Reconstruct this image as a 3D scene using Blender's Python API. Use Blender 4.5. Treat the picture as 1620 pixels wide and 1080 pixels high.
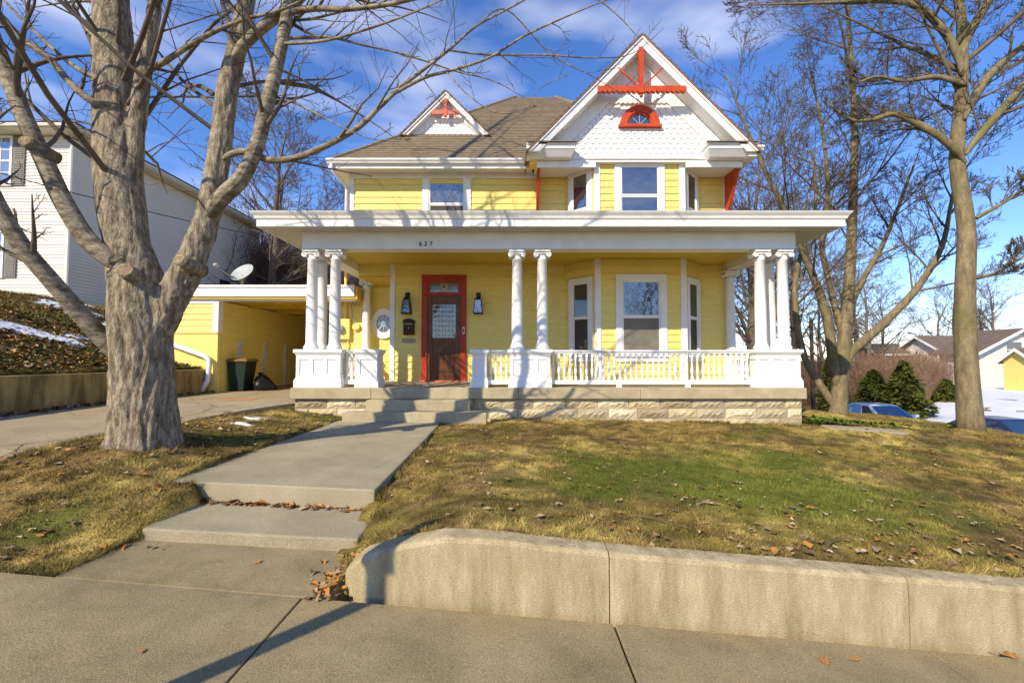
import bpy, math, random
import numpy as np
from mathutils import Vector, Matrix
random.seed(11); rng = np.random.default_rng(11)
R = math.radians
scn = bpy.context.scene
for o in list(bpy.data.objects): bpy.data.objects.remove(o)
C = scn.collection
ZC = 1.5                                   # camera height; builders use heights relative to the camera

# ------------------------------------------------------------------ camera, sky, sun, exposure
PITCH = R(2.3)
cd = bpy.data.cameras.new('camera'); cd.lens = 16.0; cd.sensor_width = 36.0; cd.clip_start = 0.05; cd.clip_end = 1500
cam = bpy.data.objects.new('camera', cd); C.objects.link(cam)
cam.location = (0, 0, ZC); cam.rotation_euler = (R(90) + PITCH, 0, 0); scn.camera = cam

SUN_AZ, SUN_EL = R(36), R(34.7)            # light travels towards +Y and to the right
w = bpy.data.worlds.new('World'); scn.world = w; w.use_nodes = True
nt = w.node_tree; nt.nodes.clear()
wo = nt.nodes.new('ShaderNodeOutputWorld'); bg = nt.nodes.new('ShaderNodeBackground')
sky = nt.nodes.new('ShaderNodeTexSky'); sky.sky_type = 'NISHITA'; sky.sun_disc = False
sky.sun_elevation = SUN_EL; sky.sun_rotation = math.pi + SUN_AZ
sky.air_density = 1.0; sky.dust_density = 0.0; sky.ozone_density = 3.0
tc = nt.nodes.new('ShaderNodeTexCoord')
mp = nt.nodes.new('ShaderNodeMapping'); mp.inputs['Scale'].default_value = (1.0, 1.0, 3.2); mp.inputs['Location'].default_value = (0.35, 0.2, 0.9)
nz = nt.nodes.new('ShaderNodeTexNoise'); nz.inputs['Scale'].default_value = 1.7; nz.inputs['Detail'].default_value = 4; nz.inputs['Roughness'].default_value = 0.52
rp = nt.nodes.new('ShaderNodeValToRGB'); rp.color_ramp.elements[0].position = 0.55; rp.color_ramp.elements[1].position = 0.82
rp.color_ramp.elements[0].color = (0, 0, 0, 1); rp.color_ramp.elements[1].color = (0.8, 0.8, 0.8, 1)
tint = nt.nodes.new('ShaderNodeMix'); tint.data_type = 'RGBA'; tint.blend_type = 'MULTIPLY'; tint.inputs[0].default_value = 1.0
tint.inputs[7].default_value = (1.22, 1.20, 1.40, 1)
mx = nt.nodes.new('ShaderNodeMix'); mx.data_type = 'RGBA'; mx.inputs[7].default_value = (8.4, 8.4, 9.2, 1)
L = nt.links
L.new(tc.outputs['Generated'], mp.inputs['Vector']); L.new(mp.outputs['Vector'], nz.inputs['Vector'])
L.new(nz.outputs['Fac'], rp.inputs['Fac']); L.new(rp.outputs['Color'], mx.inputs[0])
hsv = nt.nodes.new('ShaderNodeHueSaturation'); hsv.inputs['Saturation'].default_value = 1.2; hsv.inputs['Hue'].default_value = 0.505; L.new(sky.outputs['Color'], hsv.inputs['Color']); L.new(hsv.outputs['Color'], tint.inputs[6]); L.new(tint.outputs[2], mx.inputs[6])
L.new(mx.outputs[2], bg.inputs['Color']); bg.inputs['Strength'].default_value = 0.13
L.new(bg.outputs['Background'], wo.inputs['Surface'])
sl = bpy.data.lights.new('sun', 'SUN'); sl.energy = 5.0; sl.angle = R(0.53); sl.color = (1.0, 0.88, 0.66)
sun = bpy.data.objects.new('sun', sl); C.objects.link(sun); sun.location = (-20, -30, 40)
sd = Vector((math.sin(SUN_AZ) * math.cos(SUN_EL), math.cos(SUN_AZ) * math.cos(SUN_EL), -math.sin(SUN_EL)))
sun.rotation_euler = sd.to_track_quat('-Z', 'Y').to_euler()
scn.view_settings.view_transform = 'Standard'; scn.view_settings.look = 'None'
scn.view_settings.exposure = 0.3; scn.view_settings.gamma = 1.0
scn.render.engine = 'CYCLES'; scn.cycles.max_bounces = 7; scn.cycles.diffuse_bounces = 4

# ------------------------------------------------------------------ materials
MATS = {}
def mat(name, c1, c2=None, scale=4.0, rough=0.7, bump=0.0, bscale=40.0, stretch=(1, 1, 1), bstretch=(1, 1, 1), lo=0.35, hi=0.65,
        spec=0.3, metal=0.0, attr=None, speck=None, detail=4.0, c3=None, s3=0.6, grain=None, crack=None):
    m = bpy.data.materials.new(name); m.use_nodes = True; t = m.node_tree; n = t.nodes; k = t.links
    b = n['Principled BSDF']; b.inputs['Roughness'].default_value = rough; b.inputs['Metallic'].default_value = metal
    b.inputs['Specular IOR Level'].default_value = spec
    g = n.new('ShaderNodeNewGeometry')
    def noise(sc, st, det=detail):
        mpn = n.new('ShaderNodeMapping'); mpn.inputs['Scale'].default_value = st
        z = n.new('ShaderNodeTexNoise'); z.inputs['Scale'].default_value = sc; z.inputs['Detail'].default_value = det; z.inputs['Roughness'].default_value = 0.62
        k.new(g.outputs['Position'], mpn.inputs['Vector']); k.new(mpn.outputs['Vector'], z.inputs['Vector']); return z
    def ramp(src, a, c):
        q = n.new('ShaderNodeMapRange'); q.inputs['From Min'].default_value = a; q.inputs['From Max'].default_value = c
        k.new(src, q.inputs['Value']); return q.outputs['Result']
    def mixc(f, a, c, mode='MIX'):
        q = n.new('ShaderNodeMix'); q.data_type = 'RGBA'; q.blend_type = mode
        if isinstance(f, float): q.inputs[0].default_value = f
        else: k.new(f, q.inputs[0])
        for sock, v in ((q.inputs[6], a), (q.inputs[7], c)):
            if isinstance(v, tuple): sock.default_value = (*v, 1)
            else: k.new(v, sock)
        return q.outputs[2]
    col = None
    if attr:
        at_ = n.new('ShaderNodeAttribute'); at_.attribute_name = attr; col = at_.outputs['Color']
        if c2 is not None: col = mixc(ramp(noise(scale, stretch).outputs['Fac'], lo, hi), mixc(1.0, col, c1, 'MULTIPLY'), mixc(1.0, col, c2, 'MULTIPLY'))
    elif c2 is not None: col = mixc(ramp(noise(scale, stretch).outputs['Fac'], lo, hi), c1, c2)
    if c3 is not None: col = mixc(ramp(noise(s3, (1, 1, 1), 3).outputs['Fac'], 0.5, 0.72), col, c3)
    if speck is not None:
        v = n.new('ShaderNodeTexVoronoi'); v.inputs['Scale'].default_value = speck[1]; k.new(g.outputs['Position'], v.inputs['Vector'])
        col = mixc(ramp(v.outputs['Distance'], speck[2], speck[2] * 0.6), col if col else c1, speck[0])
    if grain is not None:
        gr = n.new('ShaderNodeMapRange'); gr.inputs['From Min'].default_value = 0.3; gr.inputs['From Max'].default_value = 0.7; gr.inputs['To Min'].default_value = 1 - grain[1]; gr.inputs['To Max'].default_value = 1 + grain[1]
        k.new(noise(grain[0], grain[2] if len(grain) > 2 else (1, 1, 1), 3).outputs['Fac'], gr.inputs['Value']); vm = n.new('ShaderNodeVectorMath'); vm.operation = 'SCALE'
        k.new(gr.outputs['Result'], vm.inputs['Scale'])
        if col is not None: k.new(col, vm.inputs[0])
        else: vm.inputs[0].default_value = c1
        col = vm.outputs['Vector']
    if crack is not None:
        nz2 = noise(3.0, (1, 1, 1), 4); ad = n.new('ShaderNodeVectorMath'); ad.operation = 'MULTIPLY_ADD'; ad.inputs[1].default_value = (0.35, 0.35, 0.35); k.new(nz2.outputs['Color'], ad.inputs[0]); k.new(g.outputs['Position'], ad.inputs[2])
        v = n.new('ShaderNodeTexVoronoi'); v.feature = 'DISTANCE_TO_EDGE'; v.inputs['Scale'].default_value = crack; k.new(ad.outputs['Vector'], v.inputs['Vector']); col = mixc(ramp(v.outputs['Distance'], 0.008, 0.002), col, (0.06, 0.05, 0.035))
    if col is None: b.inputs['Base Color'].default_value = (*c1, 1)
    else: k.new(col, b.inputs['Base Color'])
    if bump:
        bp = n.new('ShaderNodeBump'); bp.inputs['Strength'].default_value = bump; bp.inputs['Distance'].default_value = 0.02
        k.new(noise(bscale, bstretch, 6).outputs['Fac'], bp.inputs['Height']); k.new(bp.outputs['Normal'], b.inputs['Normal'])
    MATS[name] = m; return m
def glass(name, base, gloss=0.3, rough=0.02, wave=0.0):
    m = bpy.data.materials.new(name); m.use_nodes = True; t = m.node_tree; n = t.nodes; k = t.links
    b = n['Principled BSDF']; b.inputs['Base Color'].default_value = (*base, 1); b.inputs['Roughness'].default_value = 0.5
    g = n.new('ShaderNodeBsdfGlossy'); g.inputs['Roughness'].default_value = rough; g.inputs['Color'].default_value = (0.9, 0.95, 1, 1)
    x = n.new('ShaderNodeMixShader'); x.inputs[0].default_value = gloss
    if wave:
        geo = n.new('ShaderNodeNewGeometry'); z = n.new('ShaderNodeTexNoise'); z.inputs['Scale'].default_value = 5
        bp = n.new('ShaderNodeBump'); bp.inputs['Strength'].default_value = wave; bp.inputs['Distance'].default_value = 0.02
        k.new(geo.outputs['Position'], z.inputs['Vector']); k.new(z.outputs['Fac'], bp.inputs['Height']); k.new(bp.outputs['Normal'], g.inputs['Normal'])
    k.new(b.outputs[0], x.inputs[1]); k.new(g.outputs[0], x.inputs[2]); k.new(x.outputs[0], n['Material Output'].inputs['Surface'])
    MATS[name] = m; return m
mat('white', (0.84, 0.83, 0.82), (0.76, 0.75, 0.72), 3, 0.55, 0.08, 30, grain=(12, 0.04))
mat('yellow', (0.84, 0.685, 0.215), (0.77, 0.61, 0.175), 2.5, 0.55, 0.1, 25, (1, 1, 6), grain=(14, 0.05, (1, 1, 3)))
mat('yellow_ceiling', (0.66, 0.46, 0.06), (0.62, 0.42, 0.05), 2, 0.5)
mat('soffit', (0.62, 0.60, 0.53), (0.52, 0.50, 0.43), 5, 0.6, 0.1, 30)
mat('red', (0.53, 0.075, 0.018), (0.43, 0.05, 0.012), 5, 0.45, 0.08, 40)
mat('red_shaded', (0.40, 0.042, 0.014), (0.33, 0.03, 0.01), 5, 0.45, 0.08, 40)  # deeper copy of the red trim paint, porch shade put into its colour
mat('red_faded', (0.62, 0.16, 0.11), (0.55, 0.11, 0.07), 6, 0.6, 0.1, 40)
mat('shingle_roof', (0.30, 0.235, 0.16), (0.15, 0.115, 0.075), 6, 0.9, 0.5, 60, (1, 1, 5), (1, 1, 3), 0.3, 0.7)
mat('concrete', (0.335, 0.27, 0.148), (0.20, 0.158, 0.085), 2.2, 0.9, 0.35, 180, lo=0.3, hi=0.75, speck=((0.55, 0.52, 0.45), 38, 0.07), c3=(0.35, 0.27, 0.13), s3=1.3, grain=(130, 0.42))
mat('concrete_drive', (0.40, 0.33, 0.21), (0.27, 0.215, 0.13), 1.4, 0.9, 0.35, 120, lo=0.3, hi=0.75, c3=(0.34, 0.25, 0.12), s3=0.8, grain=(60, 0.3), crack=0.55)
mat('concrete_walk', (0.40, 0.345, 0.23), (0.27, 0.225, 0.145), 1.8, 0.9, 0.35, 160, lo=0.3, hi=0.75, speck=((0.5, 0.47, 0.4), 30, 0.06), grain=(110, 0.32))
mat('concrete_wall', (0.50, 0.415, 0.25), (0.29, 0.23, 0.125), 3.4, 0.9, 0.45, 60, (2.6, 2.6, 0.55), (1, 1, 2.5), 0.34, 0.68, c3=(0.36, 0.285, 0.155), s3=2.0, grain=(95, 0.25, (0.6, 0.6, 1.8)))
mat('porch_concrete', (0.46, 0.39, 0.25), (0.33, 0.275, 0.17), 3.0, 0.9, 0.35, 70, (1, 1, 1), (1, 1, 1), 0.3, 0.72, grain=(80, 0.22))
mat('concrete_old', (0.40, 0.30, 0.13), (0.16, 0.11, 0.045), 2.4, 0.95, 0.4, 40, (2.0, 2.0, 0.45), lo=0.35, hi=0.62)
mat('stone', (0.58, 0.48, 0.29), (0.45, 0.365, 0.215), 6, 0.92, 0.5, 50, grain=(60, 0.2))
mat('stone_grey', (0.46, 0.39, 0.255), (0.36, 0.30, 0.19), 6, 0.92, 0.5, 50, grain=(60, 0.2))
mat('stone_pale', (0.66, 0.57, 0.38), (0.52, 0.44, 0.28), 6, 0.92, 0.5, 50, grain=(60, 0.2))
mat('stone_dark', (0.38, 0.31, 0.19), (0.30, 0.24, 0.14), 6, 0.92, 0.5, 50, grain=(60, 0.2))
mat('mortar', (0.42, 0.35, 0.23), (0.32, 0.26, 0.17), 8, 0.95)
mat('asphalt', (0.06, 0.06, 0.06), (0.045, 0.045, 0.045), 10, 0.95, 0.3, 150)
mat('ground', (1.25, 1.2, 1.1), (0.62, 0.6, 0.55), 9, 1.0, 0.8, 45, lo=0.3, hi=0.7, attr='col', spec=0.05, grain=(70, 0.45))
mat('grass', (1, 1, 1), None, attr='col', rough=0.9, spec=0.1)
mat('snow', (0.78, 0.80, 0.85), (0.68, 0.71, 0.78), 2, 0.6, 0.4, 12)
mat('bark_front', (0.38, 0.315, 0.225), (0.13, 0.098, 0.065), 11, 0.95, 1.0, 30, (2.2, 2.2, 0.55), (2.0, 2.0, 0.7), 0.36, 0.62, grain=(55, 0.35, (1.5, 1.5, 0.8)), detail=7)
mat('bark_smooth', (0.34, 0.285, 0.21), (0.12, 0.09, 0.055), 8, 0.9, 0.6, 26, (1, 1, 2.2), (1, 1, 2.5), 0.36, 0.62, grain=(50, 0.35, (0.7, 0.7, 2.2)))
mat('bark_right', (0.26, 0.205, 0.12), (0.13, 0.10, 0.055), 6, 0.95, 0.5, 30, (1.6, 1.6, 0.5), (2, 2, 0.6), 0.35, 0.65, c3=(0.15, 0.14, 0.05), s3=0.9, grain=(40, 0.3, (1.5, 1.5, 0.7)))
mat('twig', (0.16, 0.125, 0.085), (0.10, 0.075, 0.05), 6, 0.9)
mat('twig_far', (0.17, 0.13, 0.10), (0.11, 0.085, 0.065), 2, 0.95)
mat('cut_wood', (0.34, 0.26, 0.15), (0.18, 0.13, 0.075), 18, 0.9, 0.4, 60, grain=(70, 0.3))
mat('brush', (0.23, 0.14, 0.095), (0.14, 0.085, 0.055), 1.2, 0.95)
mat('needles', (0.15, 0.165, 0.02), (0.05, 0.066, 0.012), 2.5, 0.8, lo=0.3, hi=0.7)
mat('door_wood', (0.17, 0.065, 0.02), (0.07, 0.024, 0.008), 8, 0.35, 0.15, 40, (3, 3, 0.4))
mat('black_metal', (0.015, 0.014, 0.013), None, rough=0.45)
mat('bronze', (0.05, 0.032, 0.02), (0.03, 0.02, 0.012), 20, 0.45, metal=0.5)
mat('brass', (0.45, 0.30, 0.10), None, rough=0.35, metal=0.9)
mat('lead', (0.55, 0.58, 0.60), None, rough=0.35, metal=0.4)
mat('gold', (0.72, 0.55, 0.16), None, rough=0.5)
mat('print_white', (0.85, 0.85, 0.8), None, rough=0.6)
mat('grey_paint', (0.36, 0.34, 0.27), (0.30, 0.28, 0.22), 9, 0.7)
mat('siding_white', (0.74, 0.71, 0.62), (0.70, 0.67, 0.58), 1, 0.6)
mat('shutter', (0.20, 0.19, 0.16), (0.17, 0.16, 0.135), 3, 0.7)
mat('bin_green', (0.012, 0.022, 0.014), None, rough=0.5)
mat('bin_lid', (0.22, 0.12, 0.035), None, rough=0.6)
mat('plastic_black', (0.012, 0.012, 0.013), None, rough=0.35, bump=0.5, bscale=14)
mat('dish_grey', (0.40, 0.42, 0.42), (0.33, 0.35, 0.35), 6, 0.5)
mat('metal_grey', (0.30, 0.30, 0.30), None, rough=0.5, metal=0.6)
mat('wire', (0.02, 0.02, 0.022), None, rough=0.6)
mat('leaf', (1, 1, 1), None, attr='col', rough=0.8, spec=0.1)
mat('leaf_tan', (0.42, 0.21, 0.06), (0.28, 0.12, 0.03), 30, 0.8)
mat('orange_paint', (0.70, 0.16, 0.03), (0.45, 0.2, 0.1), 12, 0.9)
mat('roof_far', (0.17, 0.13, 0.10), (0.12, 0.09, 0.07), 2, 0.95)
mat('brick_far', (0.30, 0.12, 0.07), (0.20, 0.08, 0.05), 3, 0.95)
mat('wood_pole', (0.10, 0.075, 0.055), (0.07, 0.05, 0.035), 6, 0.95)
mat('car_white', (0.70, 0.72, 0.74), None, rough=0.2, spec=0.6)
mat('car_blue', (0.02, 0.025, 0.06), None, rough=0.18, spec=0.6)
mat('tyre', (0.015, 0.015, 0.015), None, rough=0.9)
mat('rim', (0.45, 0.45, 0.47), None, rough=0.35, metal=0.8)
mat('red_lens', (0.35, 0.01, 0.01), None, rough=0.2)
mat('screen', (0.20, 0.185, 0.15), (0.16, 0.15, 0.125), 3, 0.8)
mat('screen_dark', (0.065, 0.055, 0.045), (0.05, 0.042, 0.035), 3, 0.6)
glass('glass', (0.010, 0.013, 0.022), 0.22, 0.015, 0.15)
glass('glass_dark', (0.012, 0.011, 0.010), 0.10, 0.03)
glass('glass_amber', (0.10, 0.08, 0.02), 0.08, 0.1)
glass('glass_car', (0.01, 0.02, 0.03), 0.35, 0.03)
glass('glass_lamp', (0.06, 0.06, 0.06), 0.3, 0.05, 0.3)
glass('lens', (0.6, 0.6, 0.6), 0.4, 0.05)

# ------------------------------------------------------------------ builders
def origin(o):
    v = Vector((0, 0, 0))
    while o is not None: v += o.location; o = o.parent
    return v
class MB:
    def __init__(s): s.v = []; s.f = []
    def add(s, vs, fs):
        b = len(s.v); s.v += [tuple(v) for v in vs]; s.f += [tuple(i + b for i in f) for f in fs]; return s
    def box(s, x0, x1, y0, y1, z0, z1):
        vs = [(x, y, z) for z in (z0, z1) for (x, y) in ((x0, y0), (x1, y0), (x1, y1), (x0, y1))]
        return s.add(vs, [(3, 2, 1, 0), (4, 5, 6, 7), (0, 1, 5, 4), (1, 2, 6, 5), (2, 3, 7, 6), (3, 0, 4, 7)])
    def frustum(s, a, b):                       # a, b = (x0,x1,y0,y1,z)
        vs = [(x, y, q[4]) for q in (a, b) for (x, y) in ((q[0], q[2]), (q[1], q[2]), (q[1], q[3]), (q[0], q[3]))]
        return s.add(vs, [(3, 2, 1, 0), (4, 5, 6, 7), (0, 1, 5, 4), (1, 2, 6, 5), (2, 3, 7, 6), (3, 0, 4, 7)])
    def prism(s, pts, d):                       # polygon extruded by d
        n = len(pts); d = Vector(d); vs = [Vector(p) for p in pts]; vs += [v + d for v in vs]
        return s.add(vs, [tuple(range(n))[::-1], tuple(range(n, 2 * n))] + [(i, (i + 1) % n, n + (i + 1) % n, n + i) for i in range(n)])
    def xz(s, pts, y0, y1): return s.prism([(x, y0, z) for x, z in pts], (0, y1 - y0, 0))
    def tube(s, pts, rad, n=8, cap=True):
        pts = [Vector(p) for p in pts]; m = len(pts)
        if not hasattr(rad, '__len__'): rad = [rad] * m
        b = len(s.v); t = (pts[1] - pts[0]).normalized(); u = t.orthogonal().normalized()
        for i in range(m):
            t2 = (pts[min(i + 1, m - 1)] - pts[max(i - 1, 0)]).normalized()
            u = (u - t2 * u.dot(t2)).normalized(); q = t2.cross(u)
            for j in range(n):
                a = 2 * math.pi * j / n; p = pts[i] + (u * math.cos(a) + q * math.sin(a)) * rad[i]; s.v.append((p.x, p.y, p.z))
        for i in range(m - 1):
            for j in range(n):
                s.f.append((b + i * n + j, b + i * n + (j + 1) % n, b + (i + 1) * n + (j + 1) % n, b + (i + 1) * n + j))
        if cap and n > 3: s.f.append(tuple(b + j for j in range(n))[::-1]); s.f.append(tuple(b + (m - 1) * n + j for j in range(n)))
        return s
    def lathe(s, prof, c, n=16, axis='z'):
        vs = []
        for r, h in prof:
            for j in range(n):
                a = 2 * math.pi * j / n; p = (r * math.cos(a), r * math.sin(a), h)
                if axis == 'y': p = (p[0], p[2], p[1])
                if axis == 'x': p = (p[2], p[0], p[1])
                vs.append((c[0] + p[0], c[1] + p[1], c[2] + p[2]))
        m = len(prof); fs = [(i * n + j, i * n + (j + 1) % n, (i + 1) * n + (j + 1) % n, (i + 1) * n + j) for i in range(m - 1) for j in range(n)]
        fs += [tuple(range(n))[::-1], tuple(range((m - 1) * n, m * n))]
        return s.add(vs, fs)
    def arc(s, cx, cz, r0, r1, a0, a1, y0, y1, n=24, ex=1.0):
        for i in range(n):
            p = [a0 + (a1 - a0) * (i + k) / n for k in (0, 1)]
            s.xz([(cx + ex * r0 * math.cos(p[0]), cz + r0 * math.sin(p[0])), (cx + ex * r1 * math.cos(p[0]), cz + r1 * math.sin(p[0])),
                  (cx + ex * r1 * math.cos(p[1]), cz + r1 * math.sin(p[1])), (cx + ex * r0 * math.cos(p[1]), cz + r0 * math.sin(p[1]))], y0, y1)
        return s
    def xf(s, M): s.v = [tuple(M @ Vector(v)) for v in s.v]; return s
    def data(s, name, m=None, smooth=False, off=(0, 0, 0)):
        me = bpy.data.meshes.new(name); me.from_pydata([(v[0] - off[0], v[1] - off[1], v[2] - off[2]) for v in s.v], [], s.f)
        if m: me.materials.append(MATS[m])
        if smooth: me.polygons.foreach_set('use_smooth', [True] * len(me.polygons))
        me.update(); return me
    def build(s, name, m, parent=None, smooth=False, bevel=0.0, at=None):
        if parent is not None: off = origin(parent) - Vector((0, 0, ZC)); loc = (0, 0, 0)
        else:
            if at is None:
                a = np.array(s.v); at = (float(a[:, 0].mean()), float(a[:, 1].mean()), float(a[:, 2].min()))
            off = Vector(at); loc = (at[0], at[1], at[2] + ZC)
        o = bpy.data.objects.new(name, s.data(name, m, smooth, off)); C.objects.link(o); o.parent = parent; o.location = loc
        if bevel:
            q = o.modifiers.new('bevel', 'BEVEL'); q.width = bevel; q.segments = 2; q.limit_method = 'ANGLE'
        return o
def put(me, name, parent, loc, rotz=0.0, scale=(1, 1, 1)):       # one more object on shared mesh data
    o = bpy.data.objects.new(name, me); C.objects.link(o); o.parent = parent
    o.location = Vector((loc[0], loc[1], loc[2] + ZC)) - (origin(parent) if parent else Vector((0, 0, 0)))
    o.rotation_euler = (0, 0, rotz); o.scale = scale; return o
def tag(o, label=None, cat=None, group=None, kind=None):
    for k, v in (('label', label), ('category', cat), ('group', group), ('kind', kind)):
        if v: o[k] = v
    return o
def thing(name, label, cat, loc, group=None):
    o = bpy.data.objects.new(name, None); C.objects.link(o); o.location = (loc[0], loc[1], loc[2] + ZC); o.empty_display_size = 0.2
    return tag(o, label, cat, group)
def copy_tree(o, parent=None):
    c = o.copy(); C.objects.link(c); c.parent = parent
    for ch in list(o.children): copy_tree(ch, c)
    return c
def P(px, py, Y):                                # a point of the place at depth Y, from where it shows
    a = (px - 810) / 720; b = (540 - py) / 720; t = Y / (math.cos(PITCH) - b * math.sin(PITCH))
    return Vector((a * t, Y, (math.sin(PITCH) + b * math.cos(PITCH)) * t))
def smooth(a, b, x): t = np.clip((np.asarray(x, float) - a) / (b - a), 0, 1); return t * t * (3 - 2 * t)
_h = rng.random((64, 64, 8))
def vnoise(x, y, s=1.0, k=0):
    x = np.asarray(x, float) * s; y = np.asarray(y, float) * s; xi = np.floor(x).astype(int); yi = np.floor(y).astype(int)
    fx = x - xi; fy = y - yi; fx = fx * fx * (3 - 2 * fx); fy = fy * fy * (3 - 2 * fy); h = _h[:, :, k]
    g = lambda i, j: h[(xi + i) % 64, (yi + j) % 64]
    return (g(0, 0) * (1 - fx) + g(1, 0) * fx) * (1 - fy) + (g(0, 1) * (1 - fx) + g(1, 1) * fx) * fy
def fbm(x, y, s=1.0, k=0, o=4): return sum(vnoise(x, y, s * 2 ** i, (k + i) % 8) * 0.5 ** i for i in range(o)) / (2 - 0.5 ** (o - 1))

# ------------------------------------------------------------------ ground
def zs(x): return -1.52 - 0.083 * (np.clip(x, -12, 16) + 1)                 # pavement along the sloping street
def zwalltop(x): return np.interp(x, [-1.12, -1.06, -0.98, -0.85, -0.71, -0.46, -0.2, 0.63, 3.4, 14], [-1.42, -1.35, -1.28, -1.235, -1.2, -1.155, -1.16, -1.25, -1.48, -2.36])
def base_ground(x, y):
    x = np.asarray(x, float); y = np.asarray(y, float)
    zp = zs(x)
    zb = -1.13 - 0.015 * np.clip(x + 0.5, 0, 6.1) - 0.062 * np.clip(x - 5.6, 0, 20)
    zf = zwalltop(np.maximum(x, -0.46)) - 0.02
    zl = zf + (zb - zf) * np.clip((y - 3.1) / 5.6, 0, 1)
    zst = np.interp(y, [2.9, 3.2, 3.5, 4.2, 8.5], [-1.5, -1.47, -1.42, -1.26, -1.12])
    wr = smooth(-1.3, -0.5, x); zR = zst * (1 - wr) + zl * wr
    zt = zp + (-0.95 - zp) * smooth(2.95, 5.4, y)
    zwl = np.interp(y, [2.9, 3.5, 3.8, 4.2, 8.2], [-1.39, -1.38, -1.24, -1.11, -1.075])
    wl = smooth(-4.4, -3.1, x); zL = zt * (1 - wl) + zwl * wl
    zd = zp + (-0.87 - zp) * smooth(2.85, 9, y)
    zL = zL + 0.13 * np.exp(-((x + 4.03) / 0.75) ** 2 - ((y - 5.0) / 0.95) ** 2)
    wd = smooth(-5.5, -4.9, x); zL = zd * (1 - wd) + zL * wd
    z = np.where(x < np.where(y < 4.17, -2.78, -2.98), zL, np.where(x < -1.36, np.where(y > 8, -1.15, np.minimum(zwl, zst) - 0.12), zR))
    zh = -0.28 + 2.3 * smooth(7.4, 15.6, -x)
    sh = smooth(2.9, 5.5, y); zh = zh * sh + zp * (1 - sh)
    z = np.where(x < -8.12, zh, z)
    zst2 = np.interp(y, [0, 15], [-2.95, -3.5]) + 0.75 * smooth(18, 34, x) * smooth(8, 16, y)
    s1 = smooth(10.4, 14.6, x) * smooth(2.9, 6, y); z = z * (1 - s1) + zst2 * s1
    s2 = smooth(12.8, 19, y) * smooth(4.5, 7.0, x); z = z * (1 - s2) + zst2 * s2
    s3 = smooth(19, 30, y) * smooth(-14, -4, x); z = z * (1 - s3) + np.where(x > 4.5, zst2, -1.2) * s3
    z = np.where((y < 2.93) | ((y < 3.12) & (x > -1.15)), zp - 0.08, z)
    z = z + 2.2 * smooth(60, 140, y)
    return z
def in_slab(x, y):                                # concrete footprints
    s = (y < 2.95) | ((x > -3.10) & (x < -1.27) & (y < 8.3) & (y > 4.17)) | ((x > -2.84) & (x < -1.22) & (y <= 4.17) & (y > 3.45)) | ((x > -2.86) & (x < -1.2) & (y < 3.55))
    s |= (x > -7.98) & (x < dr_edge(y)) | ((x > -4.25) & (x < 5.62) & (y > 8.72)) | ((x < 2.0) & (x > -9.3) & (y > 11.9))
    s |= (x > -3.0) & (x < -0.4) & (y > 8.1) & (y < 8.8)
    s |= (y < 3.18) & (x > -1.14)
    s |= (x > -8.3) & (x < -7.9)
    return s
def dr_edge(y): return np.interp(y, [2.9, 3.3, 4.5, 6, 7.4, 8.2, 9.0, 12], [-4.7, -5.0, -5.12, -5.2, -4.85, -4.6, -4.3, -4.2])
def ground(x, y):
    z = base_ground(x, y); g = ~in_slab(x, y)
    near = (np.asarray(y) > 2.95)
    return z + np.where(near & g, 0.05 * (fbm(x, y, 1.6, 1) - 0.5) + 0.03 * (fbm(x, y, 6, 3) - 0.5), -0.05)
def green_mask(x, y):
    a = np.exp(-(((x - 2.5) / 1.9) ** 2 + ((y - 4.9) / 1.1) ** 2) * 0.9) * 1.25
    return np.clip((a + (fbm(x, y, 1.3, 2) - 0.5) * 1.5) * (x > -1.2) * smooth(2.9, 3.5, y) + np.clip(fbm(x, y, 1.1, 5) - 0.60, 0, 1) * 3.0, 0, 1)
def turf_colour(x, y, n):
    straw = np.array((0.43, 0.33, 0.11)); tan = np.array((0.25, 0.175, 0.06)); green = np.array((0.105, 0.135, 0.02)); dirt = np.array((0.12, 0.08, 0.04))
    t = smooth(0.3, 0.7, fbm(x, y, 0.9, 4))[:, None]; c = straw * t + tan * (1 - t)
    d = (smooth(0.46, 0.66, fbm(x, y, 2.2, 6)) * 0.8)[:, None]; c = c * (1 - d) + dirt * d
    ol = (smooth(0.45, 0.65, fbm(x + 3, y + 7, 3.1, 1)) * 0.5)[:, None]; c = c * (1 - ol) + np.array((0.17, 0.15, 0.035)) * ol
    c = c * (0.6 + 0.8 * smooth(0.3, 0.7, fbm(x, y, 9, 7)))[:, None]
    g = (green_mask(x, y) * 0.85)[:, None]; c = c * (1 - g) + green * g
    hl = ((x < -8.1) * 0.3)[:, None] * np.ones((1, 1)); c = c * (1 - hl) + dirt * 0.8 * hl
    return np.clip(c * n[:, None], 0, 1)
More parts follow.
